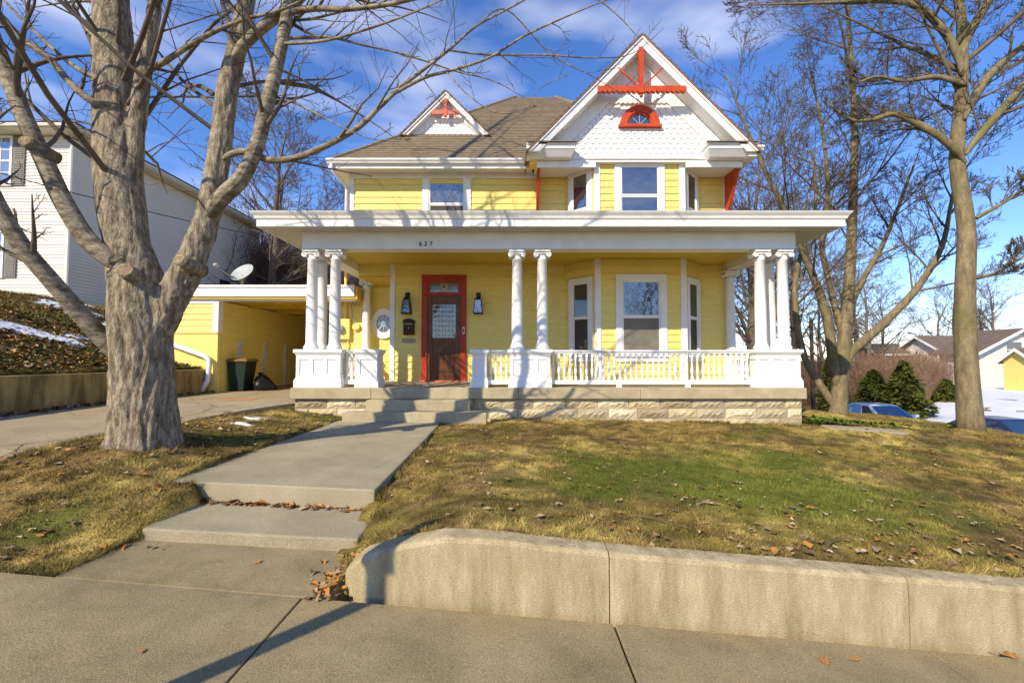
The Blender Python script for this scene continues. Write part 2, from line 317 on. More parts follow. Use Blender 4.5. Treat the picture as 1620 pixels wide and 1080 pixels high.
def grid_mesh(name, xs, ys, zfun, m, colour=None):
    X, Y = np.meshgrid(xs, ys); X = X.ravel(); Y = Y.ravel(); Z = zfun(X, Y)
    nx, ny = len(xs), len(ys); i = np.arange(nx * ny).reshape(ny, nx)
    q = np.stack([i[:-1, :-1], i[:-1, 1:], i[1:, 1:], i[1:, :-1]], -1).reshape(-1, 4)
    me = bpy.data.meshes.new(name); me.vertices.add(nx * ny); me.vertices.foreach_set('co', np.stack([X, Y, Z + ZC], 1).ravel())
    me.loops.add(q.size); me.loops.foreach_set('vertex_index', q.ravel().astype(np.int32)); me.polygons.add(len(q))
    me.polygons.foreach_set('loop_start', np.arange(0, q.size, 4, dtype=np.int32)); me.polygons.foreach_set('loop_total', np.full(len(q), 4, np.int32))
    me.polygons.foreach_set('use_smooth', np.ones(len(q), bool)); me.update(calc_edges=True); me.materials.append(MATS[m])
    if colour is not None:
        a = me.color_attributes.new('col', 'FLOAT_COLOR', 'POINT'); c = colour(X, Y); a.data.foreach_set('color', np.concatenate([c, np.ones((len(c), 1))], 1).ravel())
    o = bpy.data.objects.new(name, me); C.objects.link(o); return o
gx = np.unique(np.round(np.concatenate([np.arange(-90, -16, 4.0), np.arange(-16, -6, 0.35), np.arange(-6, 8, 0.09), np.arange(8, 26, 0.4), np.arange(26, 60, 2.0), np.arange(60, 220, 8.0)]), 3))
gy = np.unique(np.round(np.concatenate([np.arange(-60, 2.0, 4.0), np.arange(2.0, 9.2, 0.09), np.arange(9.2, 26, 0.4), np.arange(26, 60, 2.0), np.arange(60, 260, 8.0)]), 3))
def gcol(x, y):
    c = turf_colour(x, y, np.ones_like(x)); far = smooth(20, 30, np.maximum(x, y))[:, None]
    return c * (1 - far) + np.array((0.20, 0.13, 0.055)) * far
tag(grid_mesh('ground', gx, gy, ground, 'ground', gcol), kind='structure')

def slab(mb, x0, x1, y0, y1, ztop, th, nx=2, ny=2, xr=None):
    xs = np.linspace(0, 1, nx); ys = np.linspace(y0, y1, ny); vs = []; top = []; bot = []
    for y in ys:
        a = x0; b = x1 if xr is None else float(xr(y))
        for t in xs:
            x = a + (b - a) * t; z = float(ztop(x, y)); top.append((x, y, z)); bot.append((x, y, z - th))
    n = nx * ny; vs = top + bot; fs = []
    for j in range(ny - 1):
        for i in range(nx - 1):
            q = j * nx + i; fs += [(q, q + 1, q + nx + 1, q + nx), (n + q + nx, n + q + nx + 1, n + q + 1, n + q)]
    for i in range(nx - 1):
        q = (ny - 1) * nx + i; fs += [(i + 1, i, n + i, n + i + 1), (q, q + 1, n + q + 1, n + q)]
    for j in range(ny - 1):
        a = j * nx; b = a + nx - 1; fs += [(a, a + nx, n + a + nx, n + a), (b + nx, b, n + b, n + b + nx)]
    return mb.add(vs, fs)
# pavement
sw = thing('sidewalk', None, None, (0, 1.2, -1.6)); tag(sw, kind='structure')
for i in range(-7, 8):
    x0 = -1.32 + 1.96 * i
    j = random.uniform(-0.004, 0.004)
    slab(MB(), x0 + 0.007, x0 + 1.953, -0.7, 2.93, lambda x, y: zs(x) + j + 0.006 * (2.9 - y), 0.16, 2, 2).build('slab', 'concrete', sw, bevel=0.006)
road = MB(); slab(road, -90, 60, -9, -0.9, lambda x, y: zs(x) - 0.16, 0.2, 40, 2); tag(road.build('road', 'asphalt'), kind='structure')
kerb = MB(); slab(kerb, -40, 40, -0.9, -0.71, lambda x, y: zs(x) + 0.01, 0.35, 30, 2); tag(kerb.build('kerb', 'concrete', bevel=0.01), kind='structure')
# driveway
dw = thing('driveway', None, None, (-6.4, 7, -1.0)); tag(dw, kind='structure')
def zdrive(x, y): return float(base_ground(np.minimum(x, -5.6), y)) + 0.012 + 0.012 * (float(fbm(x, y, 0.7, 3)) - 0.5)
for a, b in ((2.95, 5.2), (5.215, 7.5), (7.515, 9.6), (9.615, 12.0), (12.015, 18.2)):
    slab(MB(), -7.96, -5, a, b, zdrive, 0.12, 6, 5, dr_edge).build('slab', 'concrete_drive', dw, bevel=0.006)
tag(slab(MB(), -6.3, -5.55, 9.75, 9.95, lambda x, y: zdrive(x, y) + 0.006 , 0.004).build('paint_mark', 'orange_paint', dw), 'orange paint stripe on the driveway')
# front walk with its two steps
fw = thing('front_walk', None, None, (-2.2, 6, -1.2)); tag(fw, kind='structure')
def zwalk(x, y): t = np.clip((y - 4.2) / 4, 0, 1); return (-1.10 - 0.045 * (x + 3.12)) * (1 - t) + (-1.085 - 0.012 * (x + 3.12)) * t
slab(MB(), -3.12, -1.25, 4.2, 6.86, zwalk, 0.26).build('slab', 'concrete_walk', fw, bevel=0.015)
slab(MB(), -3.10, -1.26, 6.875, 8.2, zwalk, 0.26).build('slab', 'concrete_walk', fw, bevel=0.008)
slab(MB(), -2.86, -1.19, 3.57, 4.21, lambda x, y: -1.30 - 0.05 * (x + 2.86) + 0.02 * (y - 3.5), 0.3).build('step', 'concrete_walk', fw, bevel=0.015)
slab(MB(), -2.9, -1.16, 2.945, 3.60, lambda x, y: -1.372 - 0.08 * (x + 2.9) + (y - 2.945) * (-0.02 + 0.035 * (x + 2.9)), 0.12).build('slab', 'concrete', fw, bevel=0.006)
slab(MB(), 5.8, 7.2, 8.3, 8.6, lambda x, y: float(base_ground(x, y)) + 0.03, 0.1, 8, 2).build('slab', 'concrete_walk', tag(thing('side_path', None, None, (7, 8.45, -1.3)), kind='structure'), bevel=0.01)
# retaining walls
rw = thing('retaining_wall', 'low tan concrete retaining wall between the sidewalk and the lawn', 'wall', (1, 3.08, -1.7))
def wallseg(a, b, step=0.05):
    n = max(3, int((b - a) / step)); mb = MB(); xs = np.linspace(a, b, n); sec = []
    for x in xs:
        k = max(0.0, -0.92 - x); yf = 3.0 + 3.2 * k * k; yb = 3.165 + 0.6 * k; zt = float(zwalltop(x)) + 0.010 * (float(fbm(x, 3.3, 5, 2)) - 0.5); yf += 0.010 * (float(fbm(x, 8.3, 4, 3)) - 0.5); zb = float(zs(x)) - 0.12
        sec.append([(x, yf, zb), (x, yf, zt - 0.03), (x, yf + 0.022, zt - 0.004), (x, yf + 0.04, zt), (x, yb, zt + 0.004), (x, yb, zb)])
    vs = [p for q in sec for p in q]; m = 6; fs = [(i * m + j, (i + 1) * m + j, (i + 1) * m + (j + 1) % m, i * m + (j + 1) % m) for i in range(n - 1) for j in range(m)]
    fs += [tuple(range(m)), tuple(range((n - 1) * m, n * m))[::-1]]
    return mb.add(vs, fs)
for a, b in ((-1.125, 0.626), (0.634, 2.556), (2.564, 4.5), (4.508, 6.46), (6.468, 8.4), (8.408, 10.4)): wallseg(a, b).build('wall_section', 'concrete_wall', rw)
hw = thing('retaining_wall', 'dark stained concrete retaining wall beside the driveway below the leafy bank', 'wall', (-8.1, 7.6, -0.95))
for a, b in ((3.4, 6.3), (6.31, 9.2), (9.21, 11.98)):
    mb = MB(); z0 = [np.interp(y, [3.4, 5.5, 12], [-0.75, -0.26, -0.25]) for y in (a, b)]
    mb.add([(-8.18, a, -1.25), (-7.99, a, -1.25), (-7.99, b, -1.25), (-8.18, b, -1.25), (-8.18, a, z0[0]), (-7.99, a, z0[0]), (-7.99, b, z0[1]), (-8.18, b, z0[1])],
           [(3, 2, 1, 0), (4, 5, 6, 7), (0, 1, 5, 4), (1, 2, 6, 5), (2, 3, 7, 6), (3, 0, 4, 7)]); mb.build('wall_section', 'concrete_old', hw, bevel=0.015)

# ------------------------------------------------------------------ the yellow house
FL = -0.535                                         # porch floor
WY = 11.25; BY = 10.57                              # wall plane, bay front plane
H = thing('house', 'yellow two storey clapboard house with white porch and red trimmed gable', 'house', (0.7, 11.25, -1.15))
bm_ = MB().add([(0, 0, 0), (1, 0, 0), (1, -0.024, 0), (0, -0.024, 0), (0, 0, 1), (1, 0, 1), (1, -0.006, 1), (0, -0.006, 1)],
               [(0, 1, 2, 3), (3, 2, 6, 7), (4, 7, 6, 5), (0, 3, 7, 4), (1, 5, 6, 2), (0, 4, 5, 1)])
CLAP = bm_.data('clapboard', 'yellow'); CLAPW = bm_.data('clapboard', 'siding_white')
def clap(wall, p0, p1, z0, z1, holes=(), pitch=0.16, me=None):
    d = Vector((p1[0] - p0[0], p1[1] - p0[1])); Ln = d.length; d /= Ln; ang = math.atan2(d.y, d.x); z = z0
    while z < z1 - 0.01:
        zt = min(z + pitch, z1); cuts = sorted({z, zt} | {q for h in holes for q in (h[2], h[3]) if z < q < zt})
        for a, b in zip(cuts[:-1], cuts[1:]):
            if b - a < 0.012: continue
            iv = [(0.0, Ln)]
            for h in holes:
                if h[2] < b - 1e-4 and h[3] > a + 1e-4:
                    iv = [s for u0, u1 in iv for s in ((u0, min(u1, h[0])), (max(u0, h[1]), u1)) if s[1] - s[0] > 0.02]
            iv2 = []
            for u0, u1 in iv:
                if u1 - u0 > 1.5 and random.random() < 0.6: cut = u0 + (u1 - u0) * random.uniform(0.25, 0.75); iv2 += [(u0, cut - 0.003), (cut + 0.003, u1)]
                else: iv2.append((u0, u1))
            for u0, u1 in iv2: put(me or CLAP, 'clapboard', wall, (p0[0] + d.x * u0, p0[1] + d.y * u0, a + random.uniform(-0.002, 0.002)), ang, (u1 - u0, random.uniform(0.85, 1.2), b - a))
        z += pitch
def local(mb, p0, p1):
    ang = math.atan2(p1[1] - p0[1], p1[0] - p0[0]); return mb.xf(Matrix.Translation((p0[0], p0[1], 0)) @ Matrix.Rotation(ang, 4, 'Z'))
def window(parent, p0, p1, u0, u1, z0, z1, mr, cas=0.14, top='glass', low='screen', sill=True, head=None):
    """double-hung window with casing, sashes, panes and sill; u along the wall from p0"""
    head = cas if head is None else head
    m = MB(); m.box(u0 - cas, u0, -0.05, 0.0, z0, z1 + head); m.box(u1, u1 + cas, -0.05, 0.0, z0, z1 + head); m.box(u0, u1, -0.052, 0.0, z1, z1 + head)
    wn = local(m, p0, p1).build('window', 'white', parent, bevel=0.004)
    s = MB(); e = 0.035
    for a, b, y in ((mr, z1, -0.034), (z0, mr, -0.022)):
        s.box(u0, u0 + e, y, 0, a, b); s.box(u1 - e, u1, y, 0, a, b); s.box(u0 + e, u1 - e, y, 0, b - e, b); s.box(u0 + e, u1 - e, y, 0, a, a + e)
    local(s, p0, p1).build('sash', 'white', wn)
    local(MB().box(u0 + e, u1 - e, -0.020, -0.004, mr + e, z1 - e), p0, p1).build('pane', top, wn)
    local(MB().box(u0 + e, u1 - e, -0.012, -0.003, z0 + e, mr - e), p0, p1).build('pane', low, wn)
    if sill: local(MB().box(u0 - cas - 0.03, u1 + cas + 0.03, -0.09, 0, z0 - 0.05, z0).box(u0 - cas, u1 + cas, -0.045, 0, z0 - 0.17, z0 - 0.05), p0, p1).build('sill', 'white', wn, bevel=0.004)
    return wn
# walls
lw = MB().box(-2.99, 5.36, WY, 18, -1.0, 2.6).box(-4.06, -2.99, 12.62, 18, -1.0, 2.6); lw = lw.build('lower_wall', 'yellow', H)
uw = MB().box(-4.06, 5.36, WY + 0.002, 18, 2.602, 4.66).build('upper_wall', 'yellow', H)
BXL, BXR = 2.0, 4.0
bay = MB().prism([(1.32, WY + 0.01, -1.0), (BXL, BY, -1.0), (BXR, BY, -1.0), (4.68, WY + 0.01, -1.0)], (0, 0, 5.66)).build('bay_window', 'yellow', H)
door_h = (0.76, 1.85, FL, 2.10)
clap(lw, (-2.99, WY), (1.32, WY), FL, 2.36, [door_h])
clap(lw, (4.68, WY), (5.36, WY), FL, 2.36)
clap(lw, (-4.06, 12.62), (-2.99, 12.62), FL, 2.05)
clap(uw, (-4.06, WY), (0.62, WY), 2.62, 4.52, [(1.82, 3.02, 2.6, 4.7)])
clap(uw, (0.62, WY), (1.32, WY), 2.62, 4.60); clap(uw, (4.68, WY), (5.36, WY), 2.62, 4.60)
for z0, z1 in ((FL, 2.36), (2.62, 4.60)):
    wz = (-0.1, 1.98) if z0 < 0 else (2.5, 4.7)
    clap(bay, (1.32, WY), (BXL, BY), z0, z1, [(0.16, 0.80, *wz)]); clap(bay, (BXL, BY), (BXR, BY), z0, z1, [(0.45, 1.55, *wz)]); clap(bay, (BXR, BY), (4.68, WY), z0, z1, [(0.16, 0.80, *wz)])
# corner boards and friezes
def trim(name, mb, parent=H, m='white', bevel=0.004): return mb.build(name, m, parent, bevel=bevel)
trim('corner_board', MB().box(-3.02, -2.90, WY - 0.035, WY + 0.1, FL, 2.36))
trim('corner_board', MB().box(-4.09, -3.95, WY - 0.035, WY + 0.1, 2.62, 4.66)); trim('corner_board', MB().box(5.28, 5.39, WY - 0.035, WY + 0.1, 2.62, 4.60))
trim('corner_board', MB().box(5.28, 5.39, WY - 0.035, WY + 0.1, FL, 2.36))
for x in (BXL, BXR):
    for z0, z1 in ((FL, 2.36), (2.62, 4.66)): trim('corner_board', MB().box(x - 0.07, x + 0.07, BY - 0.04, BY + 0.06, z0, z1))
trim('frieze_board', MB().box(-4.06, 0.60, WY - 0.045, WY, 4.52, 4.68)); trim('frieze_board', MB().box(-3.9, 0.6, WY - 0.03, WY - 0.001, 4.40, 4.515), m='yellow')
# windows
window(lw, (BXL, BY), (BXR, BY), 0.56, 1.45, 0.12, 1.84, 1.0, 0.15)
window(bay, (BXL, BY), (BXR, BY), 0.55, 1.45, 3.05, 4.55, 3.85, 0.14, low='glass', head=0.10)
for p0, p1 in (((1.32, WY), (BXL, BY)), ((BXR, BY), (4.68, WY))):
    window(lw, p0, p1, 0.26, 0.72, 0.12, 1.84, 1.0, 0.12, top='glass_dark', low='screen_dark'); window(bay, p0, p1, 0.26, 0.72, 3.05, 4.50, 3.62, 0.12, low='screen', head=0.08)
window(uw, (-4.06, WY), (0.6, WY), 1.98, 2.87, 3.05, 4.60, 3.88, 0.16, low='screen_dark', head=0.06)
# oval window in the recess
ov = MB().arc(-3.55, 1.0, 0.25, 0.42, 0, 2 * math.pi, 12.55, 12.62, 32, 0.8).build('oval_window', 'white', H)
MB().xz([(-3.55 + 0.26 * 0.8 * math.cos(a * math.pi / 16), 1.0 + 0.26 * math.sin(a * math.pi / 16)) for a in range(32)], 12.585, 12.6).build('pane', 'glass_dark', ov)
mu = MB()
for a in range(8):
    t = a * math.pi / 4; mu.tube([(-3.55 + 0.07 * math.cos(t), 12.575, 1 + 0.08 * math.sin(t)), (-3.55 + 0.2 * math.cos(t), 12.575, 1 + 0.25 * math.sin(t))], 0.008, 5)
mu.arc(-3.55, 1.0, 0.07, 0.085, 0, 2 * math.pi, 12.57, 12.58, 20, 0.8).build('muntin', 'lead', ov)
MB().xz([(-3.55 + 0.055 * math.cos(a * math.pi / 8), 1.0 + 0.065 * math.sin(a * math.pi / 8)) for a in range(16)], 12.57, 12.582).build('rosette', 'glass', ov)
# front door
DX0, DX1, DZ1 = -2.09, -1.26, 1.58
dr = MB().box(DX0, DX1, WY - 0.03, WY - 0.002, FL + 0.02, DZ1).build('door', 'door_wood', H)
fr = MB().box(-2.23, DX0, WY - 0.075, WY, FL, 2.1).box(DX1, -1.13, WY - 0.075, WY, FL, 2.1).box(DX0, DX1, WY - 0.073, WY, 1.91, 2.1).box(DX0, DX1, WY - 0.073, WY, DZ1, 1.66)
fr.box(DX0, -2.03, WY - 0.071, WY, 1.66, 1.91).box(-1.33, DX1, WY - 0.071, WY, 1.66, 1.91).build('door_frame', 'red_shaded', dr, bevel=0.006)
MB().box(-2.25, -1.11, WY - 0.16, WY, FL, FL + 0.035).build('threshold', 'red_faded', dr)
tr = MB().box(-2.03, -1.33, WY - 0.04, WY - 0.01, 1.66, 1.91).build('transom_pane', 'glass_amber', dr)
st = MB().box(DX0, DX0 + 0.13, WY - 0.05, WY - 0.03, FL + 0.02, DZ1).box(DX1 - 0.13, DX1, WY - 0.05, WY - 0.03, FL + 0.02, DZ1)
for a, b in ((FL + 0.02, FL + 0.2), (0.15, 0.32), (0.42, 0.54), (1.36, DZ1)): st.box(DX0 + 0.13, DX1 - 0.13, WY - 0.049, WY - 0.03, a, b)
st.build('door_rails', 'door_wood', dr, bevel=0.006)
MB().frustum((0, 0, 0, 0, 0), (0, 0, 0, 0, 0)).add([], [])
MB().box(DX0 + 0.17, DX1 - 0.17, WY - 0.045, WY - 0.03, FL + 0.24, 0.11).build('door_panel', 'door_wood', dr, bevel=0.02)
MB().box(DX0 + 0.13, DX1 - 0.13, WY - 0.036, WY - 0.031, 0.54, 1.36).build('door_pane', 'glass_dark', dr)
lead = MB(); gx0, gx1, gz0, gz1 = DX0 + 0.13, DX1 - 0.13, 0.54, 1.36; nc, nr = 7, 7; cw = (gx1 - gx0) / nc; ch = (gz1 - gz0) / nr
for r in range(nr):
    for c in range(nc):
        x = gx0 + (c + 0.5) * cw; z = gz0 + (r + 0.5) * ch; q = [(x, z + ch * 0.5), (x + cw * 0.5, z + ch * 0.25), (x + cw * 0.5, z - ch * 0.25), (x, z - ch * 0.5), (x - cw * 0.5, z - ch * 0.25), (x - cw * 0.5, z + ch * 0.25)]
        for i in (0, 1, 2, 3, 4, 5):
            a, b = q[i], q[(i + 1) % 6]; lead.tube([(a[0], WY - 0.04, a[1]), (b[0], WY - 0.04, b[1])], 0.007, 4, False)
tag(lead.build('lead_lattice', 'lead', dr), 'silvery leaded lattice of elongated hexagons in the door glass')
MB().lathe([(0.0, 0), (0.02, 0.0), (0.02, 0.02), (0.034, 0.03), (0.03, 0.06), (0.0, 0.07)], (DX0 + 0.06, WY - 0.12, 0.48), 12, 'y').build('door_knob', 'brass', dr, True)
bell = MB().box(-1.215, -1.165, WY - 0.095, WY - 0.075, 0.63, 0.80).build('doorbell', 'white', dr, bevel=0.006); MB().box(-1.203, -1.177, WY - 0.10, WY - 0.094, 0.66, 0.77).build('button', 'black_metal', bell)
hs = MB()
for i in range(22):
    pass
hs.tube([(-1.68 + 0.072 * math.cos(t) * (1 if abs(math.sin(t)) < 2 else 1), WY - 0.045, 1.82 + 0.075 * math.sin(t)) for t in np.linspace(R(120), R(420), 22)], [0.009 + 0.006 * math.sin(math.pi * i / 21) for i in range(22)], 6)
tag(hs.build('horseshoe', 'gold', tr, True), 'gold horseshoe with open top on the transom')
def text(s, size, m, parent, x, y, z, name, spacing=1.0, ext=0.003):
    cu = bpy.data.curves.new(name, 'FONT'); cu.body = s; cu.size = size; cu.extrude = ext; cu.align_x = 'CENTER'; cu.space_character = spacing
    t = bpy.data.objects.new('tmp', cu); C.objects.link(t); dg = bpy.context.evaluated_depsgraph_get(); me = bpy.data.meshes.new_from_object(t.evaluated_get(dg))
    bpy.data.objects.remove(t); me.materials.clear(); me.materials.append(MATS[m])
    o = put(me, name, parent, (x, y, z)); o.rotation_euler = (R(90), 0, 0); return o
text('six hundred twenty seven', 0.072, 'print_white', tr, -1.68, WY - 0.042, 1.685, 'lettering', 0.95)

# ---- porch: foundation, floor, steps
fo = MB().box(-4.12, 5.52, 8.86, 12.6, -1.5, -0.74).build('foundation', 'mortar', H)
def rock(seed):
    r = random.Random(seed); mb = MB(); nx, nz = 12, 6; vs = []; jit = [r.random() for _ in range(400)]
    for j in range(nz):
        for i in range(nx):
            u, v = i / (nx - 1), j / (nz - 1); edge = i in (0, nx - 1) or j in (0, nz - 1)
            inner = not edge and not (i in (1, nx - 2) or j in (1, nz - 2))
            vs.append((u, 0 if edge else (-0.006 - r.random() * 0.012 if not inner else -0.014 - r.random() * 0.028), v))
    fs = [(j * nx + i, j * nx + i + 1, (j + 1) * nx + i + 1, (j + 1) * nx + i) for j in range(nz - 1) for i in range(nx - 1)]
    n = len(vs); vs += [(0, 0.12, 0), (1, 0.12, 0), (1, 0.12, 1), (0, 0.12, 1)]
    c = (0, nx - 1, nz * nx - 1, (nz - 1) * nx)
    fs += [(c[1], c[0], n, n + 1), (c[2], c[1], n + 1, n + 2), (c[3], c[2], n + 2, n + 3), (c[0], c[3], n + 3, n)]
    return mb.add(vs, fs)
ROCK = [rock(i).data('stone_block', m) for i, m in enumerate(('stone', 'stone_pale', 'stone_grey', 'stone', 'stone_dark', 'stone_pale', 'stone_grey'))]
for row, (z0, z1) in enumerate(((-1.32, -1.13), (-1.125, -0.94), (-0.935, -0.755))):
    x = -4.18 + 0.3 * (row % 2) * 0.9 - 0.0
    if row % 2: put(ROCK[2], 'stone_block', fo, (-4.18, 8.80, z0), 0, (0.262, 1, z1 - z0))
    while x < 5.5:
        wd = min(random.choice((0.55, 0.6, 0.62)), 5.58 - x)
        if wd > 0.08: put(random.choice(ROCK), 'stone_block', fo, (x, 8.80, z0), 0, (wd - 0.008, 1, z1 - z0))
        x += wd
    for k in range(4): put(random.choice(ROCK), 'stone_block', fo, (5.58, 8.82 + k * 0.6, z0), R(90), (0.592, 1, z1 - z0))
ps = MB()
for i, (a, b) in enumerate(((-4.23, -2.69), (-2.686, 0.12), (0.124, 2.45), (2.454, 5.62))):
    MB().box(a, b, 8.70 + 0.003 * (i % 2), 12.62 if i < 1 else 11.3, -0.745, FL).build('porch_floor_slab', 'porch_concrete', H, bevel=0.012)
MB().box(-2.69, -0.78, 8.40, 8.702, -1.3, -0.745).build('step', 'porch_concrete', H, bevel=0.012)
MB().box(-3.0, -0.45, 8.08, 8.398, -1.3, -0.935).build('step', 'porch_concrete', H, bevel=0.012)
# piers
def pier(x0, x1, y0, y1, n, sides=True, name='pier'):
    zb, zt = FL, 0.20; m = MB()
    m.box(x0 + 0.05, x1 - 0.05, y0 + 0.05, y1 - 0.05, zb + 0.2, zt - 0.09)
    m.box(x0, x1, y0, y1, zb, zb + 0.13); m.frustum((x0, x1, y0, y1, zb + 0.13), (x0 + 0.03, x1 - 0.03, y0 + 0.03, y1 - 0.03, zb + 0.2))
    m.frustum((x0 + 0.03, x1 - 0.03, y0 + 0.03, y1 - 0.03, zt - 0.12), (x0 + 0.0, x1 - 0.0, y0 + 0.0, y1 - 0.0, zt - 0.065)); m.box(x0 - 0.012, x1 + 0.012, y0 - 0.012, y1 + 0.012, zt - 0.065, zt)
    p = m.build(name, 'white', H, bevel=0.005)
    f = MB(); a, b = x0 + 0.03, x1 - 0.03; z0, z1 = zb + 0.2, zt - 0.12
    f.box(a, b, y0 + 0.03, y0 + 0.05, z1 - 0.07, z1); f.box(a, b, y0 + 0.03, y0 + 0.05, z0, z0 + 0.05)
    for i in range(n + 1):
        xx = a + (b - a - 0.07) * i / n; f.box(xx, xx + 0.07, y0 + 0.0315, y0 + 0.05, z0 + 0.05, z1 - 0.07)
    if sides:
        for xs, xe in ((x0 + 0.03, x0 + 0.05), (x1 - 0.05, x1 - 0.03)):
            f.box(xs, xe, y0 + 0.05, y1 - 0.03, z1 - 0.07, z1 - 0.001); f.box(xs, xe, y0 + 0.05, y1 - 0.03, z0 + 0.001, z0 + 0.05); f.box(xs, xe, y1 - 0.1, y1 - 0.03, z0 + 0.05, z1 - 0.07)
    f.build('panel_frame', 'white', p, bevel=0.004); return p
YP = 8.76
pier(-4.20, -3.28, YP, YP + 0.46, 3); pier(-4.20, -3.74, YP + 0.475, YP + 0.94, 1)
pier(-3.03, -2.57, YP, YP + 0.46, 1); pier(-0.80, -0.46, YP, YP + 0.34, 1); pier(-0.07, 0.77, YP, YP + 0.46, 3)
pier(4.68, 5.60, YP, YP + 0.46, 3); pier(5.14, 5.60, YP + 0.475, YP + 0.94, 1); pier(-4.19, -3.80, 12.2, 12.6, 1)
# columns
def column(x, y, z0=0.20, z1=2.17, r=0.108, half=False):
    c = MB().lathe([(r * 1.32, z0), (r * 1.32, z0 + 0.03), (r * 1.36, z0 + 0.05), (r * 1.2, z0 + 0.075), (r * 1.08, z0 + 0.1), (r, z0 + 0.14), (r * 0.99, z0 + 0.8), (r * 0.86, z1 - 0.20), (r * 0.98, z1 - 0.19), (r * 0.98, z1 - 0.175), (r * 0.84, z1 - 0.165), (r * 0.84, z1 - 0.09)], (x, y, 0), 20).build('column', 'white', H, True)
    k = MB(); zc = z1 - 0.095
    for sx in (-1, 1):
        cx = x + sx * 0.125
        k.lathe([(0.0, -0.12), (0.052, -0.12), (0.05, -0.06), (0.032, 0), (0.05, 0.06), (0.052, 0.12), (0.0, 0.12)], (cx, y, zc), 14, 'y')
        k.tube([(cx + 0.036 * (1 - t / 9) * math.cos(t) , y - 0.125, zc + 0.036 * (1 - t / 9) * math.sin(t)) for t in np.linspace(0, 8, 18)], 0.008, 5)
    k.lathe([(r * 0.9, zc - 0.01), (r * 1.15, zc + 0.02), (r * 1.15, zc + 0.05)], (x, y, 0), 16)
    k.box(x - 0.125, x + 0.125, y - 0.115, y + 0.115, zc + 0.012, zc + 0.05); k.box(x - 0.155, x + 0.155, y - 0.145, y + 0.145, zc + 0.055, z1)
    k.build('capital', 'white', c, bevel=0.0); return c
for x, y in ((-3.97, 9.0), (-3.51, 9.0), (-3.97, 9.47), (0.10, 9.0), (0.60, 9.0), (4.93, 9.0), (5.38, 9.0), (5.38, 9.46), (-3.97, 12.38)): column(x, y)
column(5.36, 11.13)
# railings
bal = MB(); bz0, bz1 = -0.405, 0.125; hh = bz1 - bz0
bal.box(-0.022, 0.022, -0.022, 0.022, 0, hh * 0.14).box(-0.022, 0.022, -0.022, 0.022, hh * 0.84, hh)
bal.lathe([(0.016, hh * 0.14), (0.024, hh * 0.17), (0.016, hh * 0.20), (0.030, hh * 0.32), (0.026, hh * 0.42), (0.014, hh * 0.70), (0.022, hh * 0.76), (0.016, hh * 0.79), (0.018, hh * 0.84)], (0, 0, 0), 8)
BAL = bal.data('baluster', 'white')
def railing(x0, y0, x1, y1, n):
    d = Vector((x1 - x0, y1 - y0)); ln = d.length; m = MB()
    m.box(0, ln, -0.055, 0.055, 0.155, 0.19).box(0, ln, -0.035, 0.035, 0.122, 0.155).box(0, ln, -0.045, 0.045, -0.48, -0.40)
    r = local(m, (x0, y0), (x1, y1)).build('railing', 'white', H, bevel=0.006)
    for i in range(n):
        t = (i + 0.5) / n; put(BAL, 'baluster', r, (x0 + d.x * t, y0 + d.y * t, bz0), 0)
    return r
railing(-3.29, 8.98, -3.02, 8.98, 3); railing(-0.47, 8.95, -0.06, 8.95, 4); rr = railing(0.76, 8.98, 4.69, 8.98, 36)
railing(5.38, 9.68, 5.38, 11.2, 14); railing(-3.97, 9.68, -3.97, 12.2, 23)
for x in (2.05, 3.4): MB().box(x, x + 0.1, 8.94, 9.02, FL, -0.478).build('rail_block', 'white', rr)
# beam, ceiling, soffit, porch roof
be = MB().box(-4.13, 5.58, 8.87, 9.19, 2.18, 2.52).build('porch_beam', 'white', H, bevel=0.006)
MB().box(-4.13, -3.81, 9.192, 12.6, 2.182, 2.52).build('porch_beam', 'white', H, bevel=0.006); MB().box(5.26, 5.58, 9.192, WY, 2.182, 2.52).build('porch_beam', 'white', H, bevel=0.006)
for i, ch in enumerate('627'): text(ch, 0.125, 'black_metal', be, -1.80 + i * 0.105, 8.862, 2.235, 'numeral', ext=0.006)
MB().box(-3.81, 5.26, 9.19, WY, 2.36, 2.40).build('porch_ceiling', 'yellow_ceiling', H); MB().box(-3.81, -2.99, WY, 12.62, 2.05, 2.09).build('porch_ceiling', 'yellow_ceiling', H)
MB().box(-3.81, -2.99, WY - 0.02, WY + 0.05, 2.09, 2.37).build('recess_header', 'yellow', H)
MB().box(-2.9, 1.3, WY - 0.05, WY - 0.0, 2.25, 2.36).build('ceiling_moulding', 'yellow', H, bevel=0.01)
sf = MB(); ex0, ex1, ey = -4.78, 6.24, 8.47
for i in range(int((ex1 - ex0) / 0.085)):
    a = ex0 + i * 0.085; sf.box(a, a + 0.079, ey, 8.87, 2.515, 2.535)
for i in range(int((WY - 8.88) / 0.085)):
    a = 8.88 + i * 0.085; sf.box(ex0, -4.13, a, a + 0.079, 2.515, 2.535).box(5.58, ex1, a, a + 0.079, 2.515, 2.535)
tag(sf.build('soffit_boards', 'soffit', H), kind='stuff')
pr = MB().box(ex0, ex1, ey, WY + 0.1, 2.536, 2.70).box(ex0, -4.06, WY + 0.1, 12.7, 2.5, 2.70).build('porch_roof', 'white', H)
fa = MB(); fp = [(0, 2.50), (-0.02, 2.50), (-0.02, 2.63), (-0.045, 2.645), (-0.06, 2.69), (-0.10, 2.74), (-0.115, 2.77), (0, 2.77)]
fa.prism([(ex0 - 0.0, ey + p, z) for p, z in fp], (ex1 - ex0, 0, 0)); fa.build('fascia', 'white', pr)
for x, s in ((ex0, 1), (ex1, -1)): MB().prism([(x + s * p, ey, z) for p, z in fp], (0, 4.2 if s > 0 else 2.9, 0)).build('fascia', 'white', pr)
